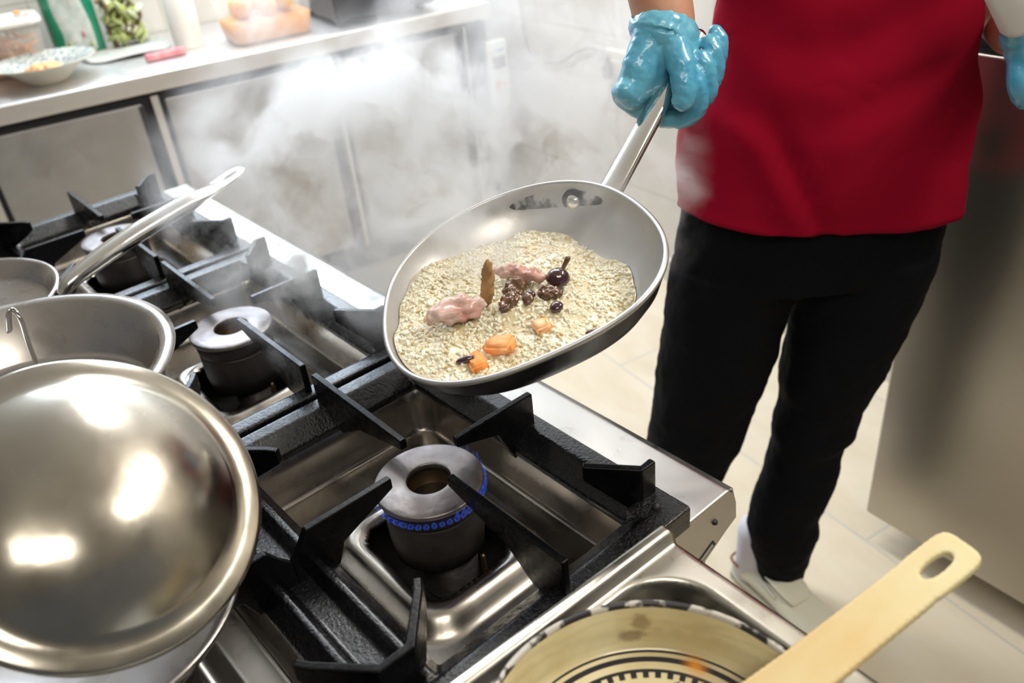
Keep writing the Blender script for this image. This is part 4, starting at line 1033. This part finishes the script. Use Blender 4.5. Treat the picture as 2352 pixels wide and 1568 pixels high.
tube(bm, [hp0, (hp0 + hp) / 2, V(atD(1304, 594, float(np.array(hp) @ FW)))], [.0016, .0022, .003], 8); o = from_bm('herb_sprig', bm, 'mush', None, smooth=True); tag(o, 'thin dark sprig sticking up behind the shiny mushroom cap', 'food')

# ------------------------------------------------------------------ steam
ms = bpy.data.materials.new('steam'); ms.use_nodes = True; nt = ms.node_tree; nt.nodes.clear()
out = nt.nodes.new('ShaderNodeOutputMaterial'); vp = nt.nodes.new('ShaderNodeVolumeScatter'); vp.inputs['Color'].default_value = (1, .99, .995, 1); vp.inputs['Anisotropy'].default_value = .5
nt.links.new(vp.outputs[0], out.inputs['Volume'])
tc = nt.nodes.new('ShaderNodeTexCoord'); sp = nt.nodes.new('ShaderNodeSeparateXYZ')
def mth(op, a, b_=None, c=None):
    n = nt.nodes.new('ShaderNodeMath'); n.operation = op
    for i, x in enumerate((a, b_, c)):
        if x is None: continue
        if isinstance(x, (int, float)): n.inputs[i].default_value = float(x)
        else: nt.links.new(x, n.inputs[i])
    return n.outputs[0]
# domain warp
nw = nt.nodes.new('ShaderNodeTexNoise'); nw.inputs['Scale'].default_value = 4.0; nw.inputs['Detail'].default_value = 2; nt.links.new(tc.outputs['Object'], nw.inputs['Vector'])
vm = nt.nodes.new('ShaderNodeVectorMath'); vm.operation = 'MULTIPLY_ADD'; nt.links.new(nw.outputs['Color'], vm.inputs[0]); vm.inputs[1].default_value = (.28, .28, .28); nt.links.new(tc.outputs['Object'], vm.inputs[2])
n1_ = nt.nodes.new('ShaderNodeTexNoise'); n1_.inputs['Scale'].default_value = 8.0; n1_.inputs['Detail'].default_value = 4; n1_.inputs['Roughness'].default_value = .58; nt.links.new(vm.outputs[0], n1_.inputs['Vector'])
wisp = mth('MULTIPLY', mth('MAXIMUM', mth('SUBTRACT', n1_.outputs['Fac'], .49), 0), 15.0)
# puffs: (pixel, distance ahead, radii along image right / up / depth, density)
PUFFS = [(930, 405, 1.08, .20, .13, .10, 85.0), (1100, 540, .83, .09, .05, .035, 22.0), (770, 310, 1.15, .08, .08, .09, 26.0), (1180, 290, 1.18, .16, .20, .12, 22.0), (1330, 180, 1.30, .17, .24, .10, 15.0),
         (1130, 40, 1.25, .20, .12, .12, 16.0), (800, 510, 1.04, .11, .08, .07, 65.0), (650, 600, 1.0, .08, .06, .05, 16.0), (700, 700, .95, .06, .07, .05, 26.0), (1010, 570, .86, .11, .07, .045, 15.0),
         (1360, 520, .83, .10, .06, .04, 12.0), (610, 60, 1.3, .07, .12, .06, 9.0), (1568, 410, 1.03, .03, .09, .035, 13.0)]
up_c = -MX[1]; rt_c = MX[0]; fw_c = MX[2]
sc0 = np.array([-1.0, .85, 1.2])
tot = None
sx_ = nt.nodes.new('ShaderNodeVectorMath')
for (u, v, D, a_, b2, c_, dens) in PUFFS:
    c0 = atD(u, v, D) - sc0
    vs_ = nt.nodes.new('ShaderNodeVectorMath'); vs_.operation = 'SUBTRACT'; nt.links.new(tc.outputs['Object'], vs_.inputs[0]); vs_.inputs[1].default_value = tuple(map(float, c0))
    acc = None
    for ax, rad_ in ((rt_c, a_), (up_c, b2), (fw_c, c_)):
        dn = nt.nodes.new('ShaderNodeVectorMath'); dn.operation = 'DOT_PRODUCT'; nt.links.new(vs_.outputs[0], dn.inputs[0]); dn.inputs[1].default_value = tuple(float(k) / rad_ for k in ax)
        sq = mth('MULTIPLY', dn.outputs['Value'], dn.outputs['Value']); acc = sq if acc is None else mth('ADD', acc, sq)
    gv = mth('MULTIPLY', mth('EXPONENT', mth('MULTIPLY', acc, -1.2)), dens)
    tot = gv if tot is None else mth('ADD', tot, gv)
thr = mth('MULTIPLY', mth('MAXIMUM', mth('SUBTRACT', tot, 1.6), 0), 1.0)
nt.links.new(mth('MULTIPLY', thr, wisp), vp.inputs['Density'])
M['steam'] = ms
lo, hi = np.full(3, 9.0), np.full(3, -9.0)                  # the box just holds every puff
for (u, v, D, a_, b2, c_, dens) in PUFFS:
    c0 = atD(u, v, D) - sc0; k_ = math.sqrt(max(.1, math.log(dens / 1.6) / 1.2)) * .93
    ext = k_ * np.sqrt((np.array(rt_c) * a_) ** 2 + (np.array(up_c) * b2) ** 2 + (np.array(fw_c) * c_) ** 2)
    lo = np.minimum(lo, c0 - ext); hi = np.maximum(hi, c0 + ext)
lo[2] = max(lo[2], .846 - sc0[2])

bm = bmesh.new(); bm_box(bm, (lo + hi) / 2, hi - lo)
me = bpy.data.meshes.new('steam'); bm.to_mesh(me); bm.free(); so_ = bpy.data.objects.new('steam', me); COL.objects.link(so_); me.materials.append(ms)
so_.location = V(sc0)
tag(so_, 'white steam rising from the tilted pan and drifting over the range', 'steam', kind='stuff')

# ------------------------------------------------------------------ person in red shirt
pr = empty('person', PW(.50, 1.24, 0), 'person in a red t-shirt, black trousers and blue gloves tossing the pan', 'person')
D0 = 1.24
def ipl(tab, z):
    tab = sorted(tab); zs = [a[0] for a in tab]; vals = [a[1] for a in tab]; return float(np.interp(z, zs, vals))
SL = [(1.62, .345), (1.45, .325), (1.211, .335), (1.177, .331), (1.147, .329), (1.092, .316), (1.055, .304), (1.008, .298), (.96, .292), (.917, .288), (.85, .284)]
SR = [(1.62, .705), (1.45, .725), (1.171, .724), (1.135, .726), (1.06, .724), (1.028, .726), (.959, .732), (.909, .735), (.85, .742)]
def fold(z, a):
    f = .006 * math.sin(3 * a + 14 * z) + .004 * math.sin(5 * a - 22 * z + 1) 
    return f
bm = bmesh.new(); rings = []; NS = 96
zs = list(np.linspace(.872, 1.47, 70))
for z in zs:
    l, r_ = ipl(SL, z), ipl(SR, z) - .020; c = (l + r_) / 2; hw = (r_ - l) / 2
    hd_ = hw * .575; shrink = 1.0
    if z > 1.38: k = (z - 1.38) / .09; shrink = math.sqrt(max(0.12, 1 - .88 * k * k)) if k < 1 else .35
    ring = []
    for k in range(NS):
        a = 2 * math.pi * k / NS
        ca, sa = math.cos(a), math.sin(a); e_ = .94
        x = math.copysign(abs(ca) ** e_, ca) * hw * shrink; y = math.copysign(abs(sa) ** e_, sa) * hd_ * (shrink ** .6)
        n_ = 0
        # diagonal drape folds, front (y negative = towards the range)
        if sa < .3:
            s_ = x + hw
            n_ += .013 * math.exp(-((s_ - .06 - (1.05 - z) * .55) / .018) ** 2) * smooth01(np.array((1.12 - z) / .1)) * smooth01(np.array((z - .86) / .06))
            n_ -= .011 * math.exp(-((s_ - .095 - (1.05 - z) * .55) / .016) ** 2) * smooth01(np.array((1.12 - z) / .1))
            n_ += .011 * math.exp(-((s_ - .40 + (1.12 - z) * .55 * (z - .8)) / .02) ** 2)
            n_ += .005 * math.sin(16 * s_ + 9 * (z - 1.0) + 2.0 * math.sin(9 * z)) * smooth01(np.array((1.28 - z) / .3))
            n_ += .004 * math.sin(31 * s_ - 17 * z)
            n_ += .0035 * math.sin(60 * z + 12 * s_ + 3 * math.sin(14 * s_)) * smooth01(np.array((z - .98) / .1))
        n_ += .003 * math.sin(4 * a + 20 * z)
        nx_, ny_ = ca, sa
        if sa < 0: n_ += .006
        if z < .888: n_ += .0022                                           # folded hem
        ring.append(bm.verts.new(V(PW(c + x + nx_ * float(n_), D0 + y + ny_ * float(n_), z + max(0, -sa) * .014 * max(0, 1 - (z - .872) / .15) + .045 * max(0, .5 - (x + hw) / (2 * hw)) ** 1.3 * 2.2 * max(0, 1 - (z - .872) / .2)))))
    rings.append(ring)
for a_, b2 in zip(rings, rings[1:]):
    for k in range(NS): bm.faces.new((a_[k], a_[(k + 1) % NS], b2[(k + 1) % NS], b2[k]))
sh = from_bm('shirt', bm, 'red', pr, smooth=True); so = sh.modifiers.new('cloth', 'SOLIDIFY'); so.thickness = .003; so.offset = -1
displace(sh, .016, .11, depth=2)
# sleeves
sho = {-1: PW(.345, 1.24, 1.405), 1: PW(.70, 1.24, 1.405)}
elb = {-1: PW(.190, 1.13, 1.46), 1: atD(2312, 66, 1.245)}
wri = {-1: atD(1528, 58, 1.008), 1: atD(2372, 70, 1.06)}
elb[1] = atD(2318, 60, 1.235)
for s in (-1, 1):
    a_, b2 = sho[s], elb[s]; d = b2 - a_
    f1_ = .62 if s < 0 else .45
    tube_obj('sleeve', [a_ - d * .15, a_ + d * .2, a_ + d * f1_ * .8, a_ + d * f1_], [.072, .075, .075, .077], 'red', pr, 32)
# trousers
LL = [(.95, .300), (.902, .290), (.811, .279), (.713, .266), (.643, .259), (.569, .251), (.492, .242), (.436, .236), (.30, .228), (.18, .226), (.04, .222)]
LR = [(.697, .480), (.625, .466), (.561, .451), (.505, .435), (.446, .422), (.406, .408), (.345, .388), (.30, .372), (.18, .352), (.04, .350)]
RL_ = [(.697, .480), (.623, .474), (.54, .466), (.515, .471), (.461, .462), (.399, .461), (.324, .450), (.258, .434), (.2, .426), (.137, .436), (.085, .448), (.05, .456)]
RR_ = [(.95, .722), (.83, .718), (.789, .714), (.717, .698), (.659, .681), (.599, .663), (.536, .640), (.479, .623), (.43, .617), (.411, .600), (.358, .600), (.293, .590), (.227, .568), (.178, .572), (.13, .566), (.085, .556), (.05, .552)]
bm = bmesh.new()
def loft(bm, zs, Lf, Rf, dc, hdf, NS=48):
    rings = []
    for z in zs:
        l, r_ = ipl(Lf, z), ipl(Rf, z); c = (l + r_) / 2; hw = (r_ - l) / 2; hd_ = hdf(z, hw)
        rings.append([bm.verts.new(V(PW(c + hw * math.cos(2 * math.pi * k / NS), dc(z) + hd_ * math.sin(2 * math.pi * k / NS), z))) for k in range(NS)])
    for a_, b2 in zip(rings, rings[1:]):
        for k in range(NS): bm.faces.new((a_[k], a_[(k + 1) % NS], b2[(k + 1) % NS], b2[k]))
    bm.faces.new(rings[0][::-1]); bm.faces.new(rings[-1])
HP_L = [(.95, .300), (.697, .264)]; HP_R = [(.95, .722), (.697, .694)]
loft(bm, np.linspace(.775, .95, 16), [(z, v_) for z, v_ in LL], [(z, v_) for z, v_ in RR_], lambda z: D0, lambda z, hw: min(.108, hw * .55))
loft(bm, np.linspace(.04, .80, 60), LL, [(z, v_ - .006) for z, v_ in LR] + [(.80, .500)], lambda z: D0 - .0 + .02 * (1 - z), lambda z, hw: min(.098, hw * 1.0))
loft(bm, np.linspace(.052, .80, 60), [(z, v_ + .006) for z, v_ in RL_] + [(.80, .470)], RR_, lambda z: D0 - .012 * (1 - z), lambda z, hw: min(.098, hw * 1.0))
tr_ = from_bm('trousers', bm, 'denim', pr, smooth=True); remesh(tr_, .005, 3); displace(tr_, .010, .05, depth=2)
# shoes and socks
def shoe(hl, di, Ls, tagl):
    di = di / np.linalg.norm(di); sd = perp2(di)
    def P(x, y, z): return hl + di * x * Ls + sd * y + np.array([0, 0, z])
    bm = bmesh.new(); secs = [(.0, .018, .045), (.03, .030, .062), (.12, .036, .068), (.25, .037, .066), (.38, .038, .068), (.50, .042, .066), (.62, .047, .055), (.75, .050, .046), (.88, .044, .040), (.96, .030, .034), (1.0, .012, .026)]
    rings = []
    for x, hw, h in secs:
        rings.append([bm.verts.new(V(P(x, hw * math.copysign(abs(math.cos(t)) ** .8, math.cos(t)), .014 + (h - .014) * (.5 + .5 * math.sin(t)) if math.sin(t) > 0 else .014 + .5 * (h - .014) * (1 + math.sin(t))))) for t in [2 * math.pi * k / 28 for k in range(28)]])
    for a_, b2 in zip(rings, rings[1:]):
        for k in range(28): bm.faces.new((a_[k], a_[(k + 1) % 28], b2[(k + 1) % 28], b2[k]))
    bm.faces.new(rings[0][::-1]); bm.faces.new(rings[-1])
    s_ = from_bm('shoe', bm, 'shoe', pr, smooth=True, sub=1)
    bm = bmesh.new(); rings = []
    for z, f in ((0, .98), (.004, 1.03), (.016, 1.03), (.018, .98)):
        rings.append([bm.verts.new(V(P(x, y * f, z))) for x, y in [(x_, hw) for x_, hw, h in secs] + [(x_, -hw) for x_, hw, h in reversed(secs)]])
    for a_, b2 in zip(rings, rings[1:]):
        n_ = len(a_)
        for k in range(n_): bm.faces.new((a_[k], a_[(k + 1) % n_], b2[(k + 1) % n_], b2[k]))
    bm.faces.new(rings[0][::-1]); bm.faces.new(rings[-1]); from_bm('sole', bm, 'sole', s_, smooth=False, bevel=.002)
    # tongue panel and stitched band
    bm = bmesh.new(); pts = [P(.36, 0, .080), P(.46, 0, .078), P(.56, 0, .068), P(.62, 0, .0605)]
    tube(bm, pts, [(.030, .004), (.034, .005), (.032, .005), (.026, .004)], 18, flat=(0, 0, 1)); from_bm('tongue', bm, 'shoe', s_, smooth=True)
    for sy in (-1, 1):
        tube_obj('elastic_gusset', [P(.34, sy * .032, .066), P(.48, sy * .036, .056)], .004, 'ivory', s_, 8)
    tube_obj('heel_trim', spline([P(.12, .037, .058), P(.02, .027, .052), P(-.004, 0, .050), P(.02, -.027, .052), P(.12, -.037, .058)], 5), .0028, 'brown', s_, 8)
    return P
hl = np.array([-.757, 1.150, 0]); P = shoe(hl, np.array([.985, -.17, 0]), .285, 'a')
tube_obj('sock', [P(.14, 0, .035), P(.15, 0, .08), P(.17, .0, .15)], [.036, .036, .040], 'sock', pr, 20)
h2 = PW(.30, 1.285, 0); P2_ = shoe(h2, -FW + .2 * LAT, .285, 'b')
tube_obj('sock', [P2_(.14, 0, .035), P2_(.15, 0, .08), P2_(.17, .0, .15)], [.036, .036, .040], 'sock', pr, 20)
# body (one surface): legs, pelvis, torso, arms, neck, head
bm = bmesh.new()
hipc = PW(.505, 1.24, .93)
tube(bm, [PW(.50, 1.24, .84), PW(.505, 1.24, .95), PW(.515, 1.24, 1.12), PW(.52, 1.24, 1.30), PW(.522, 1.24, 1.40), PW(.522, 1.24, 1.44)], [(.15, .070), (.15, .072), (.145, .072), (.155, .075), (.13, .070), (.06, .055)], 32, flat=FW)
tube(bm, [PW(.385, 1.24, .86), PW(.345, 1.24, .50), PW(.29, 1.25, .08)], [.070, .045, .030], 20)
tube(bm, [PW(.60, 1.24, .86), PW(.545, 1.235, .48), PW(.502, 1.225, .08)], [.070, .045, .028], 20)
tube(bm, [sho[-1] + np.array([0, 0, .0]), sho[-1] * .5 + elb[-1] * .5, elb[-1], elb[-1] * .6 + wri[-1] * .4, wri[-1]], [.050, .046, .042, .041, .035], 20)
tube(bm, [sho[1], sho[1] * .5 + elb[1] * .5, elb[1], elb[1] * .6 + wri[1] * .4, wri[1]], [.050, .045, .040, .039, .031], 20)
tube(bm, [sho[-1], PW(.522, 1.24, 1.40), sho[1]], [.048, .07, .048], 20)
tube(bm, [PW(.522, 1.245, 1.40), PW(.522, 1.235, 1.50)], [.055, .052], 20)
hc = PW(.522, 1.215, 1.60)
blob(bm, hc, Matrix.Rotation(math.atan2(FW[1], FW[0]), 4, 'Z') @ Matrix.Diagonal((.095, .075, .118, 1)))
blob(bm, hc - FW * .035 + np.array([0, 0, -.05]), (.058, .058, .062))
tube(bm, [hc - FW * .092 + np.array([0, 0, .012]), hc - FW * .108 + np.array([0, 0, -.022])], [.008, .014], 12)
for s in (-1, 1): blob(bm, hc + LAT * s * .076 + np.array([0, 0, -.012]), (.014, .014, .030))
tube(bm, [hc - FW * .092 - LAT * .022 + np.array([0, 0, -.062]), hc - FW * .098 + np.array([0, 0, -.060]), hc - FW * .092 + LAT * .022 + np.array([0, 0, -.062])], .006, 10)
bd = from_bm('body', bm, 'skin', pr, smooth=True); remesh(bd, .0075, 4)
bm = bmesh.new(); blob(bm, hc + FW * .016 + np.array([0, 0, .026]), Matrix.Rotation(math.atan2(FW[1], FW[0]), 4, 'Z') @ Matrix.Diagonal((.094, .082, .108, 1))); from_bm('hair', bm, 'hair', pr, smooth=True)
M['eye'] = mat('eye_white', (.8, .8, .8), .2); 
for s in (-1, 1):
    q = hc - FW * .083 + LAT * s * .030 + np.array([0, 0, .010]); bm = bmesh.new(); blob(bm, q, (.011, .011, .009)); ey = from_bm('eye', bm, 'eye', pr, smooth=True)
    bm = bmesh.new(); blob(bm, q - FW * .0085, (.0045, .0045, .0045)); from_bm('iris', bm, 'appl', ey, smooth=True)
    tube_obj('eyebrow', [q + LAT * .016 + [0, 0, .018] - FW * .004, q - LAT * .016 + np.array([0, 0, .020]) - FW * .004], .0035, 'hair', pr, 8)

# gloved hand around the pan handle
Hc = H0 + ha * (HL * .745)
vd = Hc - OC; vd /= np.linalg.norm(vd)
hu = -(vd - (vd @ ha) * ha); hu /= np.linalg.norm(hu); hr = np.cross(hu, ha)
if hr @ MX[0] < 0: hr = -hr
def H(t, r_, u_): return Hc + ha * t + hr * r_ + hu * u_
bm = bmesh.new()
wr = wri[-1]
# cuff and palm
tube(bm, [wr * .62 + H(.008, -.030, .006) * .38, wr * .6 + H(.008, -.030, .006) * .4, wr * .5 + H(.020, -.030, .006) * .5, H(.008, -.030, .006), H(-.022, -.031, .0), H(-.042, -.034, -.004)], [(.040, .041), (.040, .040), (.040, .036), (.039, .026), (.033, .022), (.022, .018)], 24, flat=hu)
blob(bm, H(.018, -.012, .016), (.026, .026, .022)); blob(bm, wr * .45 + H(.022, -.018, .016) * .55, (.034, .034, .030))
# thumb over the top
tube(bm, spline([H(.032, -.034, .014), H(.016, -.018, .030), H(-.006, .002, .033), H(-.026, .018, .026), H(-.034, .022, .020)], 4), [.019] * 5 + [.0165] * 4 + [.0150] * 4 + [.0135] * 4, 16)
# fingers around the handle
for (t0, sh_, fr_, L_) in ((-.046, .030, .0118, 1.0), (-.026, .032, .0122, 1.05), (-.005, .034, .0118, 1.0), (.016, .032, .0102, .88)):
    pts = [H(t0 - .002, -.040, .004), H(t0 + .002, -.042, -.014), H(t0 + .006, -.022, -.030), H(t0 + sh_ * .35, .012, -.032), H(t0 + sh_ * .55, .036, -.016), H(t0 + sh_ * .8, .041 * L_, .006), H(t0 + sh_ * 1.15, .028, .024 * L_), H(t0 + sh_ * 1.35, .017, .027 * L_)]
    sp_ = spline(pts, 4); n_ = len(sp_); tube(bm, sp_, [fr_ * (1.12 - .28 * i / n_) for i in range(n_)], 14)
gl = from_bm('glove', bm, 'glove', pr, smooth=True); remesh(gl, .0021, 3, .5); displace(gl, .0025, .010)
# rolled cuff
cdv = (wr - H(.02, -.03, 0)); cdv /= np.linalg.norm(cdv)
CMx = frame_mtx(wr - cdv * .004, cdv)
lathe_obj('glove_cuff', [(.037, -.014), (.0405, -.008), (.0412, .000), (.0402, .006), (.038, .003), (.036, -.012)], 'glove', gl, mtx=CMx, seg=48)
# other gloved hand with a plastic bottle
w2 = wri[1]; hcn = atD(2362, 128, 1.00)
ax = hcn - w2; ax /= np.linalg.norm(ax)
bm = bmesh.new()
tube(bm, [w2, w2 * .5 + hcn * .5, hcn], [(.033, .030), (.038, .026), (.040, .022)], 20)
dn = atD(2345, 200, 1.0) - atD(2345, 130, 1.0); dn /= np.linalg.norm(dn); rt = atD(2400, 130, 1.0) - atD(2340, 130, 1.0); rt /= np.linalg.norm(rt)
for k in range(4):
    b0_ = hcn - rt * (.012 - .021 * k) - hu * .0; 
    pts = [b0_, b0_ + dn * .028 + ax * .012, b0_ + dn * .050 + ax * .002 + rt * .004, b0_ + dn * .062 - ax * .010 + rt * .006]
    tube(bm, spline(pts, 4), [.0125] * 9 + [.0108] * 4, 14)
tube(bm, spline([hcn - rt * .020 + dn * -.02, atD(2328, 78, .985), atD(2322, 58, .975)], 4), [.0150] * 5 + [.0125] * 4, 14)
g2 = from_bm('glove', bm, 'glove', pr, smooth=True); remesh(g2, .0026, 3, .5)
sb0 = atD(2345, 40, .955); bt = empty('squeeze_bottle', sb0, 'white translucent bottle held in the gloved hand at the picture edge', 'bottle')
bax = atD(2308, -40, .955) - atD(2350, 60, .955); bax /= np.linalg.norm(bax)
BM_ = frame_mtx(atD(2362, 66, .955), bax)
lathe_obj('bottle_body', [(0, 0), (.010, .001), (.022, .006), (.026, .014), (.028, .11), (.02, .125), (0, .126)], 'bagwhite', bt, mtx=BM_, seg=40)
lathe_obj('cap', [(0, .126), (.012, .126), (.010, .150), (0, .152)], 'white', bt, mtx=BM_, seg=24)
